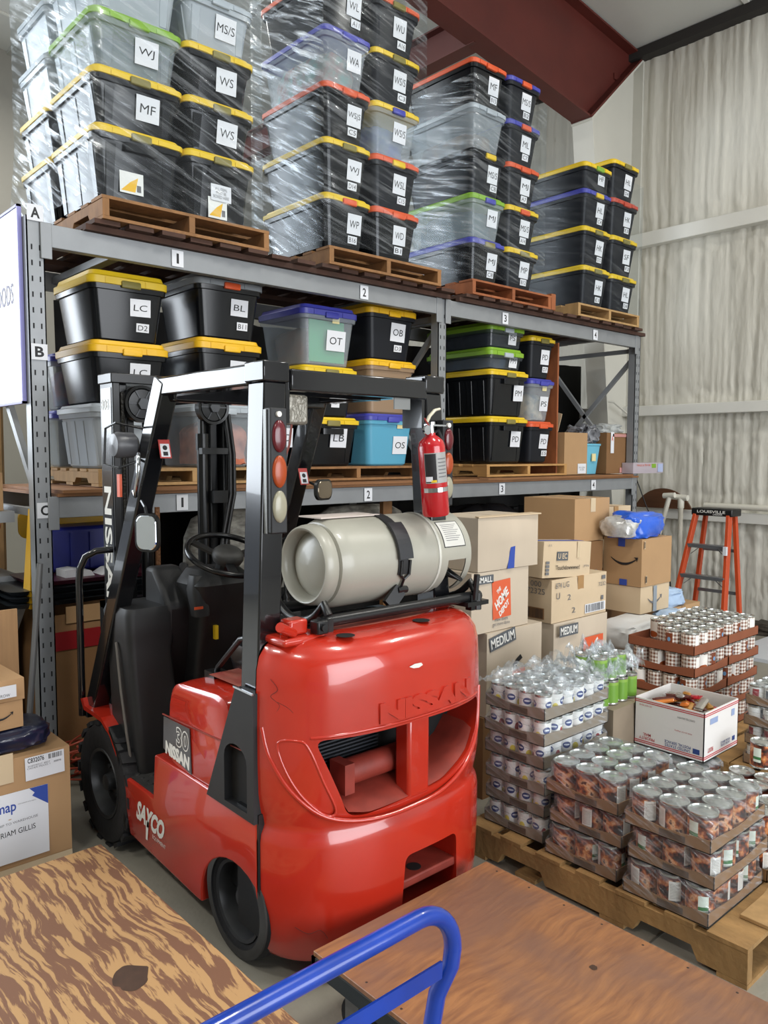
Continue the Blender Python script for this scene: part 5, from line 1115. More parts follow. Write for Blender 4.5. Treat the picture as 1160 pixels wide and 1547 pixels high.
smile(r, 'l', .1, .52, .19); patch(r, 'l', -.02, .91, .05, .055, BLUE, 'blue_tape'); patch(r, 'l', .1, .07, .055, .04, BLUE, 'blue_tape'); barcode(r, 'f', -.72, .15, .02, .05, 5, bg=KRP); barcode(r, 'f', -.86, .88, .015, .05, 4, bg=KRP)
r = carton(4.69, 5.06, 2.70, 2.99, .655, .832, 'flat tan carton with grey tape and smile logo below the big smile carton', KRP, group=GC, tape=False)
smile(r, 'f', -.1, .45, .17, M_GREYINK); patch(r, 'f', -.08, .5, .045, .172, mat('grey_tape', '#8b949e', .3, coat=.4), 'printed_tape', e=.009)
def blob(name, c, s, m, label, cat, seed=0, sub=4, amp=.22, flat=.0, freq=2.3, rz=0, group=None, crease=.0):
    me = bpy.data.meshes.new(name); bm = bmesh.new(); bmesh.ops.create_icosphere(bm, subdivisions=sub, radius=1)
    for v in bm.verts:
        p = v.co.copy(); d = 1+amp*noise.noise(p*freq+V((seed, seed*2, 0)))+amp*.5*abs(noise.noise(p*freq*2.7+V((seed, 0, 3))))+crease*abs(noise.noise(p*freq*5+V((seed, 1, 3))))
        e = .6; q = V([math.copysign(abs(t)**e, t) for t in p])*d
        q = V((q.x*s[0], q.y*s[1], q.z*s[2])); q.z = max(q.z, -s[2]*(.85-flat)); v.co = q
    bm.to_mesh(me); bm.free(); me.materials.append(m); me.polygons.foreach_set('use_smooth', [True]*len(me.polygons)); me.set_sharp_from_angle(angle=R(50))
    o = bpy.data.objects.new(name, me); COL.objects.link(o); o.location = c; o.rotation_euler.z = rz
    return tag(o, label, cat, group) if label else o
MB_BAG = mat('bag_blue', '#1f5fc4', .3, vary=.0, coat=.3, bump=.5, bscale=14, col2='#d4dbe6', vscale=7)
bg = blob('plastic_bag', (4.83, 2.84, 1.150+.075), (.215, .13, .088), mat('bag_blue_plain', '#1a58c8', .3, coat=.4, bump=.6, bscale=16), 'blue and silver crumpled plastic bag on the big smile-logo carton', 'bag', 3, amp=.2, crease=.15)
o = blob('silver_end', (-.17, .0, -.004), (.09, .11, .068), mat('bag_silver', '#9c9a97', .25, metal=.4, bump=.8, bscale=16, col2='#e6e6e4', vscale=14), None, None, 5, sub=3, crease=.3); o.parent = bg
o = blob('printed_patch', (.02, .0, .048), (.11, .09, .036), MB_BAG, None, None, 8, sub=3); o.parent = bg
m = MB().box(4.42, 5.02, 2.62, 3.0, .402, .44); one('flat_carton', m, KRP, 'flat pale carton lying under the white plastic mailers', 'box', loc=(4.72, 2.81, .402))
ml = blob('mailer', (4.62, 2.70, .545), (.26, .15, .105), MAILW, 'white and black printed plastic mailer below the flat tan carton', 'mailer', 11, amp=.10, crease=.1)
words_ = lettering('NOT FOR PRIVATE USE', .22, .018, M_INK, ml, (-.02, -.175, .03), FRONT); MB().box(-.2, .06, -.182, -.180, -.05, -.02).build('black_band', M_INK, ml, O=(0, 0, 0))
blob('mailer', (5.02, 2.66, .575), (.12, .09, .075), MAILB, 'pale blue plastic mailer right of the white printed mailer', 'mailer', 14, amp=.12, crease=.15)
r = carton(5.30, 5.85, 2.86, 3.2, 0, .50, 'brown carton on the floor under the pale blue bags', KRD, group=GC)
r = carton(5.34, 5.86, 2.87, 3.15, .503, .575, 'flat brown carton with white label under the pale blue bags', KR, group=GC); patch(r, 'f', -.2, .6, .16, .03, M_PAPER)
blob('mailer', (5.50, 3.0, .575+.055), (.17, .12, .075), MAILB, 'pale blue crumpled mailer on the flat carton near the ladder', 'mailer', 17, amp=.18, crease=.2)
blob('mailer', (5.36, 3.06, .575+.14), (.12, .10, .075), MAILB, 'smaller pale blue mailer on top of another beside the smile boxes', 'mailer', 21, amp=.2, crease=.2)
# cartons and bin at the right end of the middle shelf
r = carton(5.925, 6.28, 4.19, 4.55, 1.522, 1.90, 'tan carton with raised flap on the middle shelf right of the PD totes', KR, tape=False); MB().bar((-.17, -.1, .378), (-.17, .12, .44), .34, .005, (1, 0, 0)).build('flap', KRP, r, O=(0, 0, 0))
patch(r, 'f', .5, .14, .13, .09, M_PAPER); words(r, 'f', .5, .14, 'M-1200\n15 EA', .09, .035, M_GREYINK)
bn = thing('bin', (6.42, 4.22, 1.522), 'light blue plastic bin between the two cartons on the middle shelf', 'bin', world=False)
b = MB(); b.rrect([(0, .12, .10, .10, .03, 0), (0, .12, .125, .125, .03, .26), (0, .12, .132, .132, .03, .265), (0, .12, .132, .132, .03, .282)], 4, cap=True); b.build('body', mat('bin_blue', '#69b3cc', .4), bn, smooth=35, O=(0, 0, 0)); MB().box(-.03, .03, -.012, -.005, .12, .19).build('card', mat('sticky_note', '#dccf9a', .8), bn, O=(0, 0, 0))
blob('plastic_bag', (6.41, 4.33, 1.522+.36), (.11, .10, .085), mat('bag_black', '#26262b', .2, bump=.8, bscale=20, col2='#8c8e94', vscale=18), 'black and clear crumpled bag piled on the light blue bin', 'bag', 31, amp=.35, crease=.4)
r = carton(6.60, 6.965, 4.19, 4.52, 1.522, 1.91, 'brown carton with red and white tape at the right shelf end', KRD, tape=False); patch(r, 'f', .2, .94, .25, .028, mat('label_pink', '#c08a84', .5), 'tape'); p = patch(r, 'f', -.52, .76, .055, .20, M_PAPER, 'label'); lettering('A', .03, .05, LID['orange'], p, (0, .04, .0012), (0, 0, 0), .03); patch(r, 'f', .35, .08, .045, .05, mat('label_pink', '#c08a84', .5), 'label')
blob('clear_bag', (6.79, 4.33, 1.91+.035), (.13, .11, .045), clear_mat('bag_clear', '#d8dcdc', .5, .15), 'clear crumpled bag on the brown carton at the shelf end', 'bag', 33, amp=.35, crease=.4)
r = carton(6.86, 7.42, 4.06, 4.18, 1.522, 1.625, 'long low white and lilac carton overhanging the right shelf end', mat('lilac_card', '#b0a6ae', .6), tape=False, name='low_carton'); words(r, 'f', -.35, .76, 'WALK & TRY ME', .25, .02, ORG_); patch(r, 'f', .33, .7, .08, .04, LID['green'], 'print'); patch(r, 'f', .78, .5, .10, .08, mat('label_blue_white', '#a9b6d8', .5), 'label')

# ================================================================ CANS ON PALLETS
MTIN = mat('tin', '#b9babb', .26, metal=.85); MTINL = mat('tin_lid', '#c6c8c4', .22, metal=.8); TRAYM = mat('tray_card', '#8f6a44', .8, vary=.15, vscale=10); TRAYP = mat('tray_card_red', '#8a4f33', .8, vary=.12, vscale=8); TRAYG = mat('tray_card_grey', '#8e7f6c', .8, vary=.15, vscale=10)
SHR = film_mat('shrink_film', .07, .60, (9, 50), 22, rough=.12, bstr=.9, fold=7.0)
CANM = {}; OR = ('first', 'second', 'third', 'fourth', 'fifth', 'sixth')
def can_meshes(kind, d, h, pop=None):
    k = (kind, d, h)
    if k in CANM: return CANM[k]
    r = d/2; n = 24; white = kind in ('cranberry',)
    a = MB().lathe([(r*.93, 0), (r*.99, .001), (r, .004), (r*.965, .008), (r*.965, h-.008), (r, h-.004), (r*.99, h), (r*.93, h), (r*.90, h-.005), (r*.62, h-.0045), (r*.58, h-.0035), (0, h-.0035)], n=n, cap=False)
    a.f.append(tuple(range(n-1, -1, -1))); a.m.append(0)
    am = a.mesh('can', MTINL, 40)
    lm = MB().lathe([(r*.972, .009), (r*.972, h-.009)], n=n, cap=False).mesh('paper_label', can_mat('label_'+kind, kind), 60)
    CANM[k] = (am, lm); return CANM[k]
rc = random.Random(5)
def can(kind, x, y, z, d, h, label, group, rot=None):
    am, lm = can_meshes(kind, d, h); o = bpy.data.objects.new('tin_can', am); COL.objects.link(o); o.location = (x, y, z); o.rotation_euler.z = rc.uniform(0, 6.28) if rot is None else rot
    tag(o, label, 'can', group); add_child(lm, 'paper_label', o); return o
def case(kind, x0, y0, z, nx, ny, d, h, label, where, group, th=.05, trm=None, film=True, only=None, skip=None, wave=True, pitch=None, jx=0, jy=0, codes=True):
    """a cardboard tray of cans; only(i,j) limits to cans that can be seen"""
    p = pitch or d*1.01; W = nx*p+.006; D = ny*p+.006; x0 += jx; y0 += jy
    r = thing('can_tray', (x0+W/2, y0+D/2, z), label+' tray, '+where, 'tray', group+' trays', world=False)
    b = MB(); t = .003
    b.box(-W/2, W/2, -D/2, D/2, 0, t)
    hh = th
    def side(a, c, fixed, ax):
        pts = []; 
        for k in range(9):
            u = k/8; zz = hh*(1-(.28*sin(pi*u)**2 if wave else 0)); pts.append((a+(c-a)*u, zz))
        poly = [(a, 0)]+pts+[(c, 0)]
        b.prism(poly, fixed, fixed+t, 'y' if ax == 'y' else 'x')
    side(-W/2, W/2, -D/2, 'y'); side(-W/2, W/2, D/2-t, 'y'); side(-D/2, D/2, -W/2, 'x'); side(-D/2, D/2, W/2-t, 'x')
    b.build('tray_body', trm or TRAYM, r, O=(0, 0, 0))
    if codes:
        q = MB(); q.box(-W/2-.0006, -W/2-.0002, -D*.22, D*.08, hh*.12, hh*.62)
        q.build('printed_code_block', mat('print_brown', '#55402c', .8), r, O=(0, 0, 0))
    if film:
        f = MB(); sp = []; zt = h+.006
        for zz, e in ((.004, .002), (hh*.5, .004), (hh, .003), (hh+.02, .000), (h*.7, -.001), (h*.95, -.002), (zt, -.010), (zt+.003, -.035)): sp.append((0, 0, W/2+e, D/2+e, .03 if zz > hh else .006, zz))
        f.rrect(sp, 5); fo = f.build('shrink_film', SHR, r, smooth=60, O=(0, 0, 0))
    for i in range(nx):
        for j in range(ny):
            if only and not only(i, j): continue
            if skip and skip(i, j): continue
            can(kind, x0+.003+p*(i+.5)+rc.uniform(-.001, .001), y0+.003+p*(j+.5), z+t, d, h, f"{label} can, {OR[j]} from corner in {OR[i]} row, {where}", group)
    return r
pallet(2.985, 1.61, 0, 1.03, 1.19, .138, WOOD4, 'weathered wooden pallet on the floor carrying the stacked trays of cans', boards=7)
m = MB(); m.add([(2.93, 1.03, .140), (3.50, 1.01, .140), (3.50, 1.155, .140), (3.30, 1.16, .140), (3.10, 1.20, .140), (2.93, 1.16, .140)], [tuple(range(6))]); m.prism([(2.49, 1.015), (3.48, 1.005), (3.50, 1.13), (3.20, 1.135), (3.0, 1.16), (2.80, 1.12), (2.50, 1.13)], .139, .156, 'z')
m = MB().prism([(2.62, 1.012), (3.49, 1.005), (3.50, 1.12), (3.20, 1.125), (3.05, 1.135), (2.80, 1.11), (2.62, 1.11)], .1385, .152, 'z'); one('loose_board', m, WOOD3, 'pale curved board lying across the near end of the weathered pallet', 'board', bevel=.002)
MB().box(2.4685, 2.4692, 2.08, 2.15, .045, .10).build('bar_code_sticker', M_PAPER, None) if False else None
LV = ['bottom', 'second', 'third', 'fourth', 'fifth', 'top']
JX = (0, .012, -.006, .006, -.010, .004)
# cranberry stack
for k in range(6):
    z = .140+k*.1005
    if k < 5: case('cranberry', 2.535, 1.862, z, 6, 4, .074, .095, 'white cranberry', f'{LV[k]} of cranberry stack', 'cranberry cans '+LV[k]+' layer', only=lambda i, j: i == 0 or j == 0, jx=JX[k], jy=JX[-k], trm=TRAYG)
    else: case('cranberry', 2.535, 1.862, z, 6, 4, .074, .095, 'white cranberry', 'top of cranberry stack', 'cranberry cans top layer', trm=TRAYG)
# fruit cans, near stacks
for nm, xx, yy in (('left', 2.500, 1.500), ('near', 2.480, 1.145)):
    for k in range(3):
        z = .140+k*.1265
        case('fruit', xx, yy, z, 4, 3, .102, .117, 'orange fruit', f"{('bottom', 'middle', 'top')[k]} of {nm} fruit stack", f'{nm} fruit stack {LV[k]} layer', only=(None if k == 2 else (lambda i, j: i == 0 or j == 0)), jx=JX[k], jy=JX[k+1]*.6, th=.046)
# fruit stacks behind
for nm, xx, yy, only in (('back right', 2.915, 1.14, None), ('back middle', 2.925, 1.495, None)):
    for k in range(2):
        z = .140+k*.1265
        case('fruit', xx, yy, z, 4, 3, .102, .117, 'large fruit', f"{('lower', 'upper')[k]} of {nm} fruit stack", f'{nm} fruit stack {LV[k]} layer', only=(None if k == 1 else (lambda i, j: j == 0)), th=.046, film=k == 1 and nm == 'back middle')
r = carton(3.03, 3.40, 1.86, 2.18, .140, .58, 'plain tray carton under the green bean cans', TRAYG, tape=False)
for k in range(2):
    for i in range(4):
        for j in range(2 if k else 3):
            if k and i > 2: continue
            can('bean', 3.035+i*.078, 1.93+j*.08+(.0 if not k else .01), .582+k*.112, .074, .11, f"green bean can, {OR[j]} row, {OR[i]} from left, {('lower', 'upper')[k]} layer behind cranberry stack", 'green bean cans '+('lower', 'upper')[k])
can('fruit', 3.372, 1.36, .390, .095, .11, 'single brown-labelled can standing loose beside the white mail box', None, .4)
# white mail box full of snack bars
ub = thing('mail_box', (3.355, 1.69, .398), 'open white postal carton full of snack bars on the fruit cans', 'box', None, 0, world=False)
W_, D_, H_ = .32, .325, .215
b = MB()
for x0, x1, y0, y1, z0, z1 in ((-W_/2, W_/2, -D_/2, D_/2, 0, .004), (-W_/2, -W_/2+.004, -D_/2, D_/2, 0, H_), (W_/2-.004, W_/2, -D_/2, D_/2, 0, H_), (-W_/2, W_/2, -D_/2, -D_/2+.004, 0, H_), (-W_/2, W_/2, D_/2-.004, D_/2, 0, H_)): b.box(x0, x1, y0, y1, z0, z1)
b.build('body', mat('white_card', '#dcd9d6', .55), ub, O=(0, 0, 0)); RD_ = mat('postal_red', '#b5343a', .6); BD_ = mat('postal_blue', '#27407f', .6)
for z in (.012, .020, .196, .204):
    s = MB(); s.box(-W_/2-.0008, W_/2, -D_/2-.0008, -D_/2-.0002, z, z+.004); s.box(-W_/2-.0008, -W_/2-.0002, -D_/2-.0008, D_/2, z, z+.004); s.build('red_stripe', RD_, ub, O=(0, 0, 0))
UP_L = (Matrix.Rotation(R(-90), 3, 'Z') @ Matrix.Rotation(R(90), 3, 'X') @ Matrix.Rotation(pi, 3, 'Z')).to_euler(); UP_F = (Matrix.Rotation(R(90), 3, 'X') @ Matrix.Rotation(pi, 3, 'Z')).to_euler()
lettering('PRIORITY\nMAIL', .075, .03, RD_, ub, (-W_/2-.001, .10, .045), UP_L, .01); lettering('UNITED STATES\nPOSTAL SERVICE', .12, .028, BD_, ub, (-W_/2-.001, -.045, .042), UP_L, .01)
MB().box(-W_/2-.0014, -W_/2-.0008, -.145, -.115, .030, .052).build('eagle_emblem', BD_, ub, O=(0, 0, 0)); lettering('thank you for shipping', .08, .008, RD_, ub, (-W_/2-.001, -.07, .11), UP_L); lettering('EXPECTED DELIVERY', .08, .008, M_GREYINK, ub, (-W_/2-.001, -.08, .17), UP_L); lettering('DO NOT REUSE', .06, .007, RD_, ub, (-W_/2-.001, .11, .185), UP_L)
lettering('UNITED STATES\nPOSTAL SERVICE', .09, .022, BD_, ub, (.04, -D_/2-.001, .045), UP_F, .01); MB().box(.105, .13, -D_/2-.0014, -D_/2-.0008, .035, .055).build('eagle_emblem', BD_, ub, O=(0, 0, 0)); MB().box(-.11, -.04, -D_/2-.0014, -D_/2-.0008, .155, .18).build('bar_code', mat('postal_blue_pale', '#8f9fc2', .6), ub, O=(0, 0, 0)); MB().box(.09, .12, -D_/2-.0014, -D_/2-.0008, .15, .18).build('bar_code', mat('postal_blue_pale', '#8f9fc2', .6), ub, O=(0, 0, 0)); lettering('PRIORITY', .05, .02, RD_, ub, (-.10, -D_/2-.001, .045), UP_F, .01)
WR = [mat('wrapper_red', '#a81f2b', .25, coat=.4), mat('wrapper_gold', '#b98a4a', .3, metal=.3), mat('wrapper_brown', '#5a2a22', .3, coat=.3), mat('wrapper_silver', '#a8a39c', .25, metal=.5), mat('wrapper_orange', '#cf7a34', .3, coat=.3)]
rw = random.Random(11)
for k in range(34):
    mb = MB(); L_, w_, h_ = .115, .036, .016
    mb.rrect([(0, 0, w_/2*.5, L_/2*.98, .004, -h_/2), (0, 0, w_/2, L_/2*.9, .008, -h_/5), (0, 0, w_/2, L_/2*.9, .008, h_/5), (0, 0, w_/2*.5, L_/2*.98, .004, h_/2)], 2); mb.box(-w_/2, w_/2, -L_/2-.008, -L_/2*.9, -.001, .001); mb.box(-w_/2, w_/2, L_/2*.9, L_/2+.008, -.001, .001)
    col = k % 5; o = bpy.data.objects.new('snack_bar', mb.mesh('snack_bar', WR[col], 40)); COL.objects.link(o)
    o.location = (3.355+rw.uniform(-.085, .085), 1.69+rw.uniform(-.085, .085), .398+.135+.0024*k); o.rotation_euler = (rw.uniform(-.25, .25), rw.uniform(-.2, .2), rw.uniform(0, 3.1))
    tag(o, ('red', 'gold', 'dark brown', 'silver', 'orange')[col]+' wrapped snack bar in the open white postal carton', 'snack bar', 'snack bars, '+('red', 'gold', 'brown', 'silver', 'orange')[col])
# loose film over the top trays
def crumple(c, s, m, label, seed, n=46, lift=.03, hang=.0):
    vs = []; 
    for j in range(n+1):
        for i in range(n+1):
            u, v = i/n*2-1, j/n*2-1; e = max(abs(u), abs(v)); z = lift*abs(noise.noise(V((u*2.6+seed, v*2.6, 0))))*2+lift*.9*abs(noise.noise(V((u*7, v*7+seed, 1))))+lift*.3*noise.noise(V((u*17, v*17+seed, 1)))
            vs.append((c[0]+u*s[0]*(1+.12*noise.noise(V((v*2, seed, 0)))), c[1]+v*s[1]*(1+.12*noise.noise(V((u*2, seed, 5)))), c[2]+z-hang*max(0, e-.75)*4*(.5+.5*noise.noise(V((u*3, v*3, seed))))))
    mb = MB(); mb.add(vs, [(j*(n+1)+i, j*(n+1)+i+1, (j+1)*(n+1)+i+1, (j+1)*(n+1)+i) for j in range(n) for i in range(n)])
    return one('torn_film', mb, m, label, 'plastic film', loc=c, smooth=70)
SHL = film_mat('torn_film', .16, .75, (7, 30), 9, rough=.15, bstr=.8, fold=9.0)
crumple((2.80, 2.02, .748), (.26, .20, 0), SHL, 'torn clear film bunched over the top cranberry tray', 2, lift=.035, hang=.03)
crumple((3.12, 2.0, .74), (.15, .15, 0), SHL, 'torn clear film drooping between cranberry stack and green cans', 5, lift=.07, hang=.05)
# pumpkin pallet behind
pallet(4.45, 2.42, 0, .96, 1.0, .13, WOOD4, 'wooden pallet under the pumpkin can trays near the wall')
for t_, xx in enumerate((4.045, 4.452)):
    for k in range(5):
        z = .132+k*.1225; top = k == 4
        sk = (lambda i, j: i == 0 and j > 1 or (i < 2 and j > 2)) if t_ == 0 else None
        case('pumpkin', xx, 2.0, z, 4, 4, .096, .115, 'checked pumpkin', f"{LV[k] if k < 4 else 'top'} of the {('left', 'right')[t_]} pumpkin stack", f"pumpkin cans {('left', 'right')[t_]} {LV[k]} layer", only=(None if top else (lambda i, j: j == 0 or (i == 0 and t_ == 0))) if k > 1 else (lambda i, j: j == 0), skip=sk if top else None, film=False, trm=TRAYP, th=.052, jx=JX[k]*.7, codes=False, wave=not top)
# tomato pallet at the right edge
pallet(4.46, 1.42, 0, .98, .96, .13, WOOD4, 'wooden pallet at the right edge under the white and red cans')
for k in range(4):
    z = .132+k*.102
    case('tomato', 4.02, 1.26, z, 6, 6, .074, .096, 'white and red', f"{LV[k] if k < 3 else 'top'} of right edge stack", f'white and red cans {LV[k]} layer', only=(None if k == 3 else (lambda i, j: i == 0)), jx=JX[k])

# ================================================================ PLATFORM CARTS
PLY1 = ply_mat('cart_ply_figured', '#b08a5c', '#74503a', 1.0, 'Y', wear=0, lo=.475, hi=.53, dist=.11, bands=58.0, rough=.65)
PLY2 = ply_mat('cart_deck_worn', '#a3724a', '#7c543c', 1.0, 'X', wear=.7, lo=.30, hi=.72, dist=.10, bands=60.0, rough=.42, stain='#795a4c')
BLU = mat('cart_blue', '#0b3ca6', .28, coat=.4, vary=.3, vscale=9)
c1_ = thing('platform_cart', (.77, 1.9, 0), 'platform cart with boldly figured plywood deck and blue tube handle', 'cart')
MB().box(.40, 1.128, 1.02, 2.825, .232, .252).build('deck', PLY1, c1_, bevel=.002)
def stain(cx, cy, rx, ry, nm, seed, par, z=.2525):
    pts = [(cx+rx*cos(a)*(1+.3*noise.noise(V((cos(a)*2, sin(a)*2, seed+.5)))), cy+ry*sin(a)*(1+.25*noise.noise(V((cos(a)*1.5, sin(a)*1.5, seed+4)))), z) for a in [2*pi*k/40 for k in range(40)]]
    MB().add(pts, [tuple(range(40))]).build(nm, mat('oil_stain', '#4a3426', .6, vary=.3, vscale=25), par)
stain(.885, 2.03, .045, .055, 'oil_stain', 2, c1_); stain(.62, 1.78, .04, .05, 'oil_stain', 6, c1_)
MB().box(.43, 1.10, 1.05, 2.79, .19, .232).build('frame', BLU, c1_)
def caster(x, y, par, h=.19):
    c = MB(); c.lathe([(.022, -.02), (.06, -.02), (.063, -.016), (.063, .016), (.06, .02), (.022, .02)], (x, y, .064), 'x', 24); o = c.build('caster', M_RUB, par, smooth=40)
    f = MB(); f.box(x-.03, x-.025, y-.03, y+.03, .055, h); f.box(x+.025, x+.03, y-.03, y+.03, .055, h); f.box(x-.045, x+.045, y-.05, y+.05, h-.008, h); f.build('fork', mat('zinc', '#8d8f90', .35, metal=.8), o)
for x, y in ((.50, 1.15), (1.03, 1.15), (.50, 2.68), (1.03, 2.68)): caster(x, y, c1_)
def arc(c, r, a0, a1, ux, uy, n=8): return [tuple(V(c)+V(ux)*r*cos(R(a0+(a1-a0)*k/n))+V(uy)*r*sin(R(a0+(a1-a0)*k/n))) for k in range(n+1)]
hz = .884; xr, xl, hy_ = 1.032, .44, .955
ux, uy = (1, 0, 0), (0, 0, 1)
pts = [(xl+.05, 1.04, .24), (xl+.01, .975, .60)]+arc((xl+.07, hy_, hz-.07), .07, 180, 90, ux, uy)+arc((xr-.09, hy_, hz-.09), .09, 90, 0, ux, uy)+[(xr-.005, hy_, hz-.12), (xr-.03, .965, hz-.17), (xr-.045, .975, .60), (xr-.05, 1.04, .24)]
MB().tube(pts, .0165, 16).build('handle', BLU, c1_, smooth=60)
MB().bar((xl+.02, .955, .765), (xr-.03, .955, .765), .005, .032).build('handle_brace', BLU, c1_)
c2_ = thing('platform_cart', (1.72, 1.2, 0), 'platform cart with worn reddish brown deck in front of the pallet', 'cart')
MB().box(1.335, 2.105, .45, 1.79, .232, .250).build('deck', PLY2, c2_, bevel=.002)
m = MB(); m.box(1.33, 1.345, .45, 1.792, .19, .236); m.box(2.095, 2.11, .45, 1.792, .19, .236); m.box(1.33, 2.11, 1.775, 1.793, .19, .236); m.box(1.33, 2.11, .45, .465, .19, .236); m.build('frame', mat('cart_frame_dark', '#33383a', .5, metal=.3), c2_)
for x, y in ((1.42, .56), (2.02, .56), (1.42, 1.68), (2.02, 1.68)): caster(x, y, c2_)
m = MB(); 
for k in range(9):
    for x in (1.36, 2.08): m.lathe([(.004, .2502), (.003, .2508)], (x, .60+k*.14, 0), 'z', 8)
m.build('deck_screws', mat('screw', '#3a2a22', .5), c2_); stain(1.88, 1.20, .012, .012, 'knot', 3, c2_, .2506); stain(1.70, .98, .03, .018, 'dark_scuff', 5, c2_, .2506)
MB().box(2.045, 2.10, .70, .78, .251, .285).build('corner_bracket', BLU, c2_, bevel=.01)

# ================================================================ LEFT FOREGROUND
r = carton(.70, 1.188, 3.285, 3.75, 0, .485, 'large brown carton labelled C832076 standing left of the forklift', KR, tape=False)
p = patch(r, 'f', .58, .885, .155, .095, M_PAPER, 'shipping_label', 1); lettering('C832076', .065, .02, M_INK, p, (-.035, .033, .0012), (0, 0, 0), .02)
q = MB(); rb = random.Random(2)
for k in range(14): q.box(.015+k*.004, .015+k*.004+.002*rb.random()+.0008, .022, .042, .0008, .0013)
add_child(q.mesh('bars', M_INK), 'bars', p); lettering('SHIPMENT 4827\nORDER PIECES 1', .09, .016, M_GREYINK, p, (-.025, .006, .0012), (0, 0, 0)); lettering('0000046', .03, .008, M_INK, p, (.05, .006, .0012), (0, 0, 0))
p = patch(r, 'f', .03, .425, .285, .285, M_PAPER, 'address_sheet', 0); lettering('map', .075, .042, BLUE, p, (-.02, .075, .0012), (0, 0, 0), .015); lettering('MIRIAM GILLIS', .16, .022, M_INK, p, (.01, -.02, .0012), (0, 0, R(2)), .0); lettering('international aid program', .07, .006, M_GREYINK, p, (.06, .09, .0012), (0, 0, 0)); lettering('SHIP TO WAREHOUSE', .16, .010, M_GREYINK, p, (.02, .02, .0012), (0, 0, R(2)))
q = MB(); q.prism([(.142, .142), (.07, .142), (.09, .12), (.08, .11), (.142, .06)], .0008, .0013, 'z'); add_child(q.mesh('blue_corner', BLUE), 'blue_corner', p)
m = MB(); m.add([(-.244, -.234, .02), (.244, -.234, .02), (.244, -.234, .035), (-.244, -.234, .035)], [(0, 1, 2, 3)]); 
patch(r, 'f', .0, .03, .485, .055, TAPEC, 'tape', 0); patch(r, 'f', -.25, .93, .16, .12, TAPEC, 'tape', 0)
m = MB(); m.box(1.02, 1.13, 3.42, 3.55, .4862, .4872); one('paper_sheet', m, M_PAPER, 'white paper label lying on top of the large labelled carton', 'paper', loc=(1.07, 3.48, .4862))
blob('mailer', (.97, 3.45, .535), (.165, .13, .048), mat('mailer_navy', '#1b2038', .28, coat=.3, bump=.5, bscale=12), 'dark navy plastic mailer on the large labelled carton', 'mailer', 41, amp=.12, crease=.15)
r = carton(.74, 1.02, 3.34, 3.58, .588, .70, 'small brown carton with smile logo on the navy mailer', KR, rz=4, tape=False); smile(r, 'f', .35, .5, .09); patch(r, 'f', -.25, .5, .075, .108, M_INK, 'black_tape')
r = carton(.72, 1.03, 3.34, 3.62, .702, .79, 'brown padded carton with white label, top of the left foreground pile', KR, rz=2, tape=False, warp=.01); patch(r, 'f', .35, .5, .13, .05, M_PAPER, e=.013); words(r, 'f', .45, .35, '2 ROW', .05, .012, M_GREYINK, e=.015)
sb_ = MB().prism([(3.80, 0), (4.02, 0), (4.02, .99), (3.80, 1.04), (3.6, 1.08)], 1.20, 1.216, 'x')
m = MB().prism([(4.02, 0), (3.40+.36, 0), (3.40+.36, 1.12), (4.02, 1.0)], 1.205, 1.222, 'x'); m = MB(); m.box(.70, 1.155, 3.80, 3.815, 0, .99); one('plywood_board', m, mat('birch_ply', '#a9835a', .65, vary=.18, vscale=5, stretch=(8, 1, .7)), 'upright tan plywood panel behind the left foreground cartons', 'plywood', loc=(.95, 3.8, 0))
r = carton(.66, .93, 3.44, 3.6, .792, .85, 'small open carton on top at the far left edge', KRD, tape=False)
# things under the left bay
r = carton(1.46, 2.35, 4.22, 4.95, 0.0, .85, 'very large brown carton with red tape band under the left bay', KRD, tape=False, open_=True, name='large_carton'); MB().box(-.45, .45, -.3725, -.371, .66, .76).build('red_tape', mat('red_tape', '#8f1d22', .4), r, O=(0, 0, 0)); MB().box(-.38, .1, -.372, -.368, .8, .89).build('flap', KR, r, O=(0, 0, 0))
m = MB()
for k in range(3): m.rrect([(1.72, 4.48, .46, .28, .05, .905+k*.035), (1.72, 4.48, .48, .30, .06, .93+k*.035), (1.72, 4.48, .50, .32, .06, .935+k*.035)], 4)
for k in range(3):
    m = MB().rrect([(1.72, 4.50, .44, .26, .05, .902+k*.034), (1.72, 4.50, .46, .28, .06, .925+k*.034), (1.72, 4.50, .48, .30, .06, .930+k*.034)], 4)
    one('plastic_tray', m, mat('tray_dark', '#20262b', .35), f"dark plastic tray under the left bay, {('lowest', 'middle', 'upper')[k]} of the stack of three", 'tray', 'dark plastic trays', loc=(1.72, 4.5, .902+k*.034), smooth=40)
m = MB().rrect([(1.75, 4.45, .36, .20, .05, 1.006), (1.75, 4.45, .38, .22, .05, 1.03)], 4); one('tote_lid', m, mat('maroon_lid', '#4a1a28', .4), 'maroon plastic lid on the dark trays', 'lid', loc=(1.75, 4.45, 1.0), smooth=40)
bt = thing('storage_tote', (1.80, 4.55, 1.03), 'blue tote tipped on its side under the left bay beam', 'storage tote')
m = MB(); m.prism([(1.55, 1.035), (2.05, 1.035), (2.06, 1.27), (2.02, 1.29), (1.55, 1.285)], 4.50, 4.76, 'y'); m.build('body', mat('tote_blue', '#20287c', .4), bt, bevel=.02)
for x in (1.66, 1.77, 1.88): MB().box(x, x+.02, 4.485, 4.51, 1.05, 1.255).build('rib', mat('tote_blue', '#20287c', .4), bt)
m = MB(); m.rrect([(1.75, 1.26, .28, .085, .05, -4.62), (1.75, 1.26, .28, .085, .05, -4.60), (1.75, 1.26, .25, .06, .04, -4.59)], 4); m.v = [(x, -z+.16, y+.035) for x, y, z in m.v]
one('tote_lid', m, LID['gold'], 'yellow tote lid standing upright behind the tipped blue tote', 'lid', loc=(1.75, 4.78, 1.2), smooth=40)
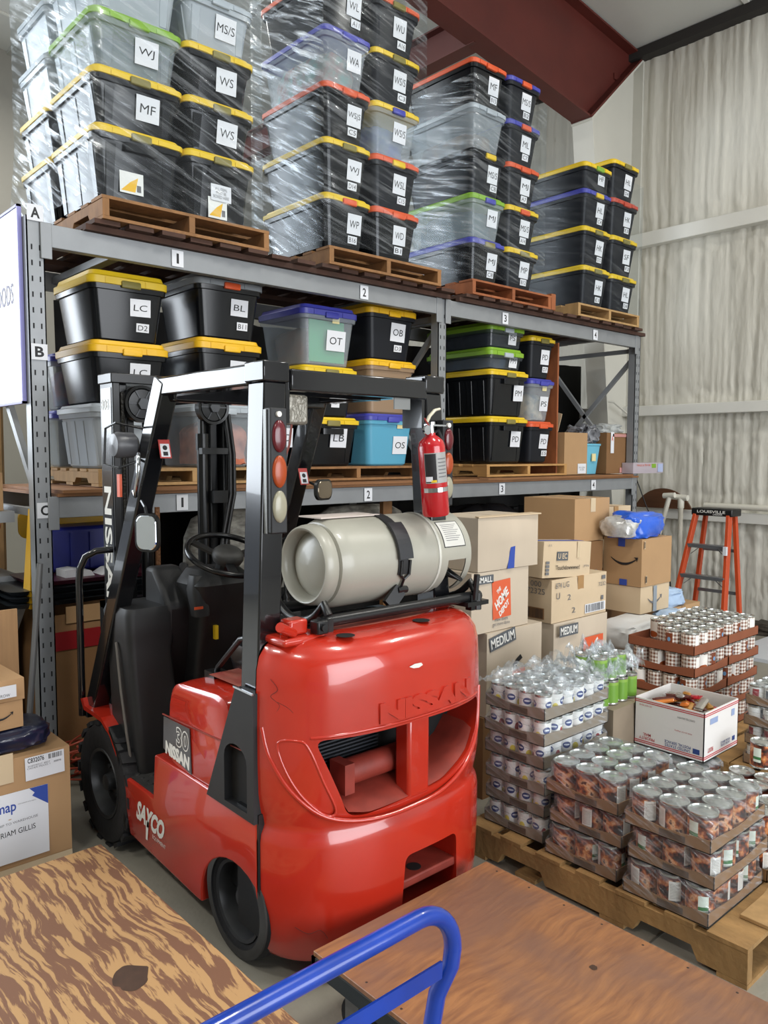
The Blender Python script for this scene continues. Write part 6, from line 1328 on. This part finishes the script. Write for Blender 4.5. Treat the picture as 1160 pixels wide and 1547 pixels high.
m = MB().prism([(1.56, 1.031), (1.72, 1.031), (1.70, 1.06), (1.62, 1.075), (1.56, 1.07)], 4.30, 4.44, 'y'); one('white_packet', m, M_PAPER, 'white packet lying on the maroon lid', 'packet', loc=(1.64, 4.37, 1.031))
m = MB().prism([(1.75, 1.031), (1.92, 1.031), (1.90, 1.075), (1.80, 1.06)], 4.28, 4.42, 'y'); one('white_packet', m, M_PAPER, 'white packet right of another on the maroon lid', 'packet', loc=(1.84, 4.35, 1.031))
# beyond the rack's left end
t = tote(1.02, 1.37, 4.72, 1.03, 1.325, .4, 'black', 'orange', '', '', 'standing beyond the left rack end', None, ribs=0)
m = MB().box(.5, 1.42, 4.6, 5.3, .95, 1.028); one('steel_shelf', m, M_STEEL, 'dark steel shelf board beyond the left rack end', 'shelf'); 
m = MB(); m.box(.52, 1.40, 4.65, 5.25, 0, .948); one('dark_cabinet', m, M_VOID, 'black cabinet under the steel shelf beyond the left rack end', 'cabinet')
m = MB().tube([(1.30, 4.25, .75), (1.40, 4.02, 1.22)], .014, 8); m = MB().tube([(1.235, 4.05, .0), (1.335, 4.02, 1.16)], .015, 10); one('grey_pole', m, mat('pole_grey', '#6c6d6e', .4, metal=.3), 'grey pole leaning against the left rack post', 'pole', loc=(1.25, 4.05, 0))
m = MB().tube([(1.28, 4.0+.12, 1.0), (1.325, 4.1+.02, 1.33)], .012, 8); m = MB().prism([(4.22, .90), (4.34, .90), (4.20, 1.42), (4.16, 1.42)], 1.345, 1.357, 'x'); one('yellow_panel', m, LID['gold'], 'thin yellow plastic panel leaning inside the left rack end', 'panel')
r = carton(1.02, 1.30, 4.45, 4.70, 1.40, 1.60, 'small brown carton beyond the rack end under the sign', KR); m = MB().box(.5, 1.34, 4.4, 5.3, 1.34, 1.398); one('steel_shelf', m, M_STEEL, 'grey steel shelf board behind the sign board', 'shelf'); m = MB().box(1.0, 1.20, 4.72, 4.74, 1.40, 1.75); one('paper_sheet', m, M_PAPER, 'pale paper sheet standing beside the small carton beyond the rack', 'paper')
for x, y in ((.55, 4.45), (.55, 5.25), (1.28, 5.25)): one('shelf_post', MB().box(x-.02, x+.02, y-.02, y+.02, 0, 1.34), M_STEEL, ('front left', 'rear left', 'rear right')[(x > 1)+(y > 5)*1]+' thin steel post of the shelf beyond the rack end', 'post', 'shelf posts beyond the rack')
# timber lengths standing at upper left
for k, (x, y, c, l) in enumerate(((1.52, 5.55, 'gold', 3.35), (1.60, 5.6, 'w', 3.25), (1.45, 5.62, 'w', 3.5))):
    one('timber_length', MB().bar((x, y, 0), (x+.03*k, y+.03, l), .07, .03), WOOD3 if k else LID['yellow'] if 0 else WOOD3, ('first pale', 'second pale', 'third pale')[k]+' timber length standing behind the rack end post', 'timber')
# extension cord heap
m = MB(); rq = random.Random(9)
for k in range(11):
    cx, cy = 1.62+rq.uniform(-.06, .1), 3.98+rq.uniform(-.05, .08); a, b_ = .10+rq.random()*.07, .07+rq.random()*.05; z = .012+k*.011; ph = rq.random()*3
    m.tube([(cx+a*cos(t*.35+ph), cy+b_*sin(t*.35+ph), z+.02*rq.random()) for t in range(19)], .0055, 6)
m = MB(); pts = []
for k in range(200):
    t = k*.33; rr = .12+.05*sin(t*.37); pts.append((1.60+rr*1.1*cos(t)+.03*sin(t*.21), 4.06+rr*.5*sin(t+.3*sin(t*.13)), .012+.0011*k+.012*sin(t*2.3)))
m.tube(pts, .0055, 6); one('extension_cord', m, mat('cord_orange', '#b04a33', .5), 'tangled orange extension cord heaped beside the left rack post', 'cord', loc=(1.6, 4.06, 0), smooth=60)
# patterned quilted cushions behind the mast, under the beam
m = MB(); rings = []
for z, s in ((.75, .9), (.95, 1.0), (1.15, .98), (1.27, .86), (1.33, .6), (1.345, .2)): rings.append([(2.95+.46*s*cos(a), 4.75+.12*s*sin(a), z) for a in [2*pi*k/32 for k in range(32)]])
QM = mat('quilt', '#b9b5a8', .8, vary=.0, col2='#77746c', vscale=16, stretch=(1, 1, 2.2))
m.loft(rings); one('quilted_cushion', m, QM, 'pale patterned quilted cushion under the beam behind the steering wheel', 'cushion', loc=(2.95, 4.75, .75), smooth=60)
m = MB(); rings = []
for z, s in ((.75, .9), (.95, 1.0), (1.12, .98), (1.24, .86), (1.30, .6), (1.31, .2)): rings.append([(4.02+.50*s*cos(a), 4.75+.12*s*sin(a), z) for a in [2*pi*k/32 for k in range(32)]])
m.loft(rings); one('quilted_cushion', m, QM, 'pale patterned cushion under the beam behind the gas cylinder', 'cushion', loc=(4.02, 4.75, .75), smooth=60)
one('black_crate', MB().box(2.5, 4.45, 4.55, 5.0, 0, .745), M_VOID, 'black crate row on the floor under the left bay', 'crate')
for x in (2.45, 3.95): one('timber_post', MB().box(x, x+.09, 4.40, 4.44, 0, 1.372), WOOD1, ('brown timber post under the beam left of the steering wheel' if x < 3 else 'brown timber post under the beam right of the extinguisher'), 'post')
m = MB(); rings = []
for z, s in ((.80, .9), (1.0, 1.0), (1.15, .9), (1.22, .6), (1.24, .2)): rings.append([(5.5+.62*s*cos(a), 4.8+.16*s*sin(a), z+.02*sin(a*5)) for a in [2*pi*k/32 for k in range(32)]])
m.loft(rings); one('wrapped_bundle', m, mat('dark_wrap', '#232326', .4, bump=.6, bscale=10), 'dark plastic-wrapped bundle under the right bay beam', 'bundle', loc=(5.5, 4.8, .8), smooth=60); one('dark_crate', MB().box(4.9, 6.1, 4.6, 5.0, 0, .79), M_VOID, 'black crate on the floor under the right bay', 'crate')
for x, z in ((5.98, 1.19), (6.93, 1.262), (7.03, 1.262)): pass
gl = thing('charger_unit', (6.86, 5.0, 1.18), 'black charger with two green indicator lights under the right bay', 'charger'); MB().box(6.78, 6.96, 4.98, 5.1, 1.18, 1.33).build('housing', M_VOID, gl)
gm = mat('green_led', '#59d98a', .4, emit=('#50e890', 5.0))
for x in (6.83, 6.88): MB().lathe([(.007, 4.972), (.007, 4.98)], (x, 0, 1.265), 'y', 10).build('indicator_light', gm, gl)
one('charger_shelf', MB().box(6.2, 7.0, 4.97, 5.12, 1.165, 1.18), M_VOID, 'black shelf board holding the charger', 'shelf')
gl = thing('charger_unit', (5.98, 4.75, 1.1), 'black charger with one green light left of the other charger', 'charger'); MB().box(5.93, 6.05, 4.62, 4.7, .79, 1.23).build('housing', M_VOID, gl); MB().lathe([(.007, 4.612), (.007, 4.62)], (6.0, 0, 1.19), 'y', 10).build('indicator_light', gm, gl)

# ================================================================ RIGHT BACKGROUND
ld = thing('step_ladder', (7.35, 3.5, 0), 'orange fibreglass step ladder with black top by the foam wall', 'ladder')
LO = mat('ladder_orange', '#c34a22', .4); LA = mat('ladder_alu', '#84868a', .35, metal=.6)
MB().box(7.24, 7.44, 3.265, 3.66, 1.13, 1.20).build('top_cap', mat('cap_black', '#151516', .4), ld, bevel=.012)
lettering('LOUISVILLE', .27, .026, M_WHITE, ld, (7.2385-7.35, 3.465-3.5, 1.17), LEFT, .02); lettering('LADDER', .09, .014, M_WHITE, ld, (7.2385-7.35, 3.40-3.5, 1.147), LEFT, .02)
def rail(a, b_, nm='rail'):
    MB().bar(a, b_, .03, .075, (1, 0, 0)).build(nm, LO, ld, bevel=.003)
rail((7.27, 3.625, 1.14), (7.12, 3.80, 0)); rail((7.27, 3.305, 1.14), (7.12, 3.26, 0))
MB().bar((7.42, 3.60, 1.14), (7.40, 3.70, 0), .03, .05, (1, 0, 0)).build('rear_rail', LO, ld); MB().bar((7.42, 3.32, 1.14), (7.40, 3.22, 0), .03, .05, (1, 0, 0)).build('rear_rail', LO, ld)
for z in (.27, .57, .86):
    t = 1-z/1.14; x = 7.27-.15*t; ya = 3.625+.175*t; yb = 3.305-.045*t
    MB().box(x-.04, x+.045, yb, ya, z-.035, z+.0).build('step', LA, ld, bevel=.003)
    MB().bar((x, ya-.02, z-.10), (x, ya-.10, z-.035), .012, .004).build('step_brace', LA, ld); MB().bar((x, yb+.02, z-.10), (x, yb+.10, z-.035), .012, .004).build('step_brace', LA, ld)
for z in (.40, .80): t = 1-z/1.14; MB().bar((7.42-.02*t, 3.60+.10*t, z), (7.42-.02*t, 3.32-.10*t, z), .02, .03).build('rear_brace', LA, ld)
MB().box(7.05+.10, 7.08+.10, 3.268, 3.30, .78, .86).build('rating_label', M_PAPER, ld); 
pv = thing('pipe_stand', (7.5, 3.9, 0), 'off-white plastic pipe stand with T-shaped tops against the foam wall', 'stand'); PV = mat('pvc', '#cfccc0', .35)
MB().tube([(7.50, 4.03, 1.285), (7.50, 3.83, 1.275)], .030, 12).build('tee_fitting', PV, pv, smooth=60); MB().tube([(7.45, 4.06, 1.29), (7.45, 3.94, 1.30)], .028, 12).build('tee_fitting', PV, pv, smooth=60)
MB().tube([(7.50, 3.90, 1.27), (7.50, 3.90, 0)], .024, 12).build('pipe_leg', PV, pv, smooth=60); MB().tube([(7.50, 3.90, 1.27), (7.50, 3.90, 1.17)], .031, 12).build('pipe_collar', PV, pv, smooth=60); MB().tube([(7.45, 4.0, 1.28), (7.46, 4.22, .45), (7.46, 4.30, 0)], .024, 12).build('pipe_leg', PV, pv, smooth=60)
m = MB(); m.prism([(4.31+.355*cos(R(a)), .985+.36*sin(R(a))) for a in range(24, 157, 6)], 7.90, 7.925, 'x'); m = MB(); m.prism([(4.31+.355*cos(R(a)), .985+.36*sin(R(a))) for a in range(24, 157, 6)], 7.885, 7.91, 'x')
one('round_board', m, mat('walnut_board', '#5d3b26', .5, vary=.3, vscale=7, stretch=(1, .4, 3)), 'dark brown half-round board resting on the wall girt', 'board', loc=(7.9, 4.31, 1.127))
m = MB().tube([(7.02, 4.13, 1.50), (7.10, 4.05, 1.2), (7.22, 3.98, .95), (7.3, 3.9, .7), (7.35, 3.9, .3)], .006, 6); one('black_cable', m, M_INK, 'thin black cable hanging from the right rack end', 'cable', loc=(7.05, 4.1, 1.0), smooth=60)
m = MB().tube([(WX-.15, -.5, 1.185), (WX-.15, 3.55, 1.185), (WX-.15, 3.85, 1.185)], .030, 10); one('wall_pipe', m, PV, 'white horizontal pipe running along the foam wall behind the ladder', 'pipe', smooth=60)
blob('debris_heap', (7.75, 3.05, .035), (.14, .3, .05), mat('debris', '#3b352c', .9, bump=1, bscale=30), 'dark debris heaped along the foot of the foam wall', 'debris', 51, amp=.5, crease=.5)['kind'] = 'stuff'
m = MB().box(5.3, 6.4, 1.75, 2.4, .0, .02); one('blue_tarp', m, mat('tarp_blue', '#2b86cf', .35, bump=.6, bscale=8), 'bright blue sheet on the floor right of the pumpkin cans', 'sheet')
m = MB().box(6.6, 7.5, 2.2, 3.0, 0, .03); one('white_slab', m, mat('panel_white', '#c5c9cf', .4), 'flat white panel on the floor by the foam wall', 'panel')
# black tube hand rail left of the forklift
m = MB().tube([(1.36, 3.585, .50), (1.36, 3.585, 1.12), (1.362, 3.575, 1.18), (1.38, 3.555, 1.235), (1.42, 3.53, 1.26), (1.49, 3.51, 1.265)], .016, 10)
m.build('hand_rail', M_GD, fk, smooth=60)
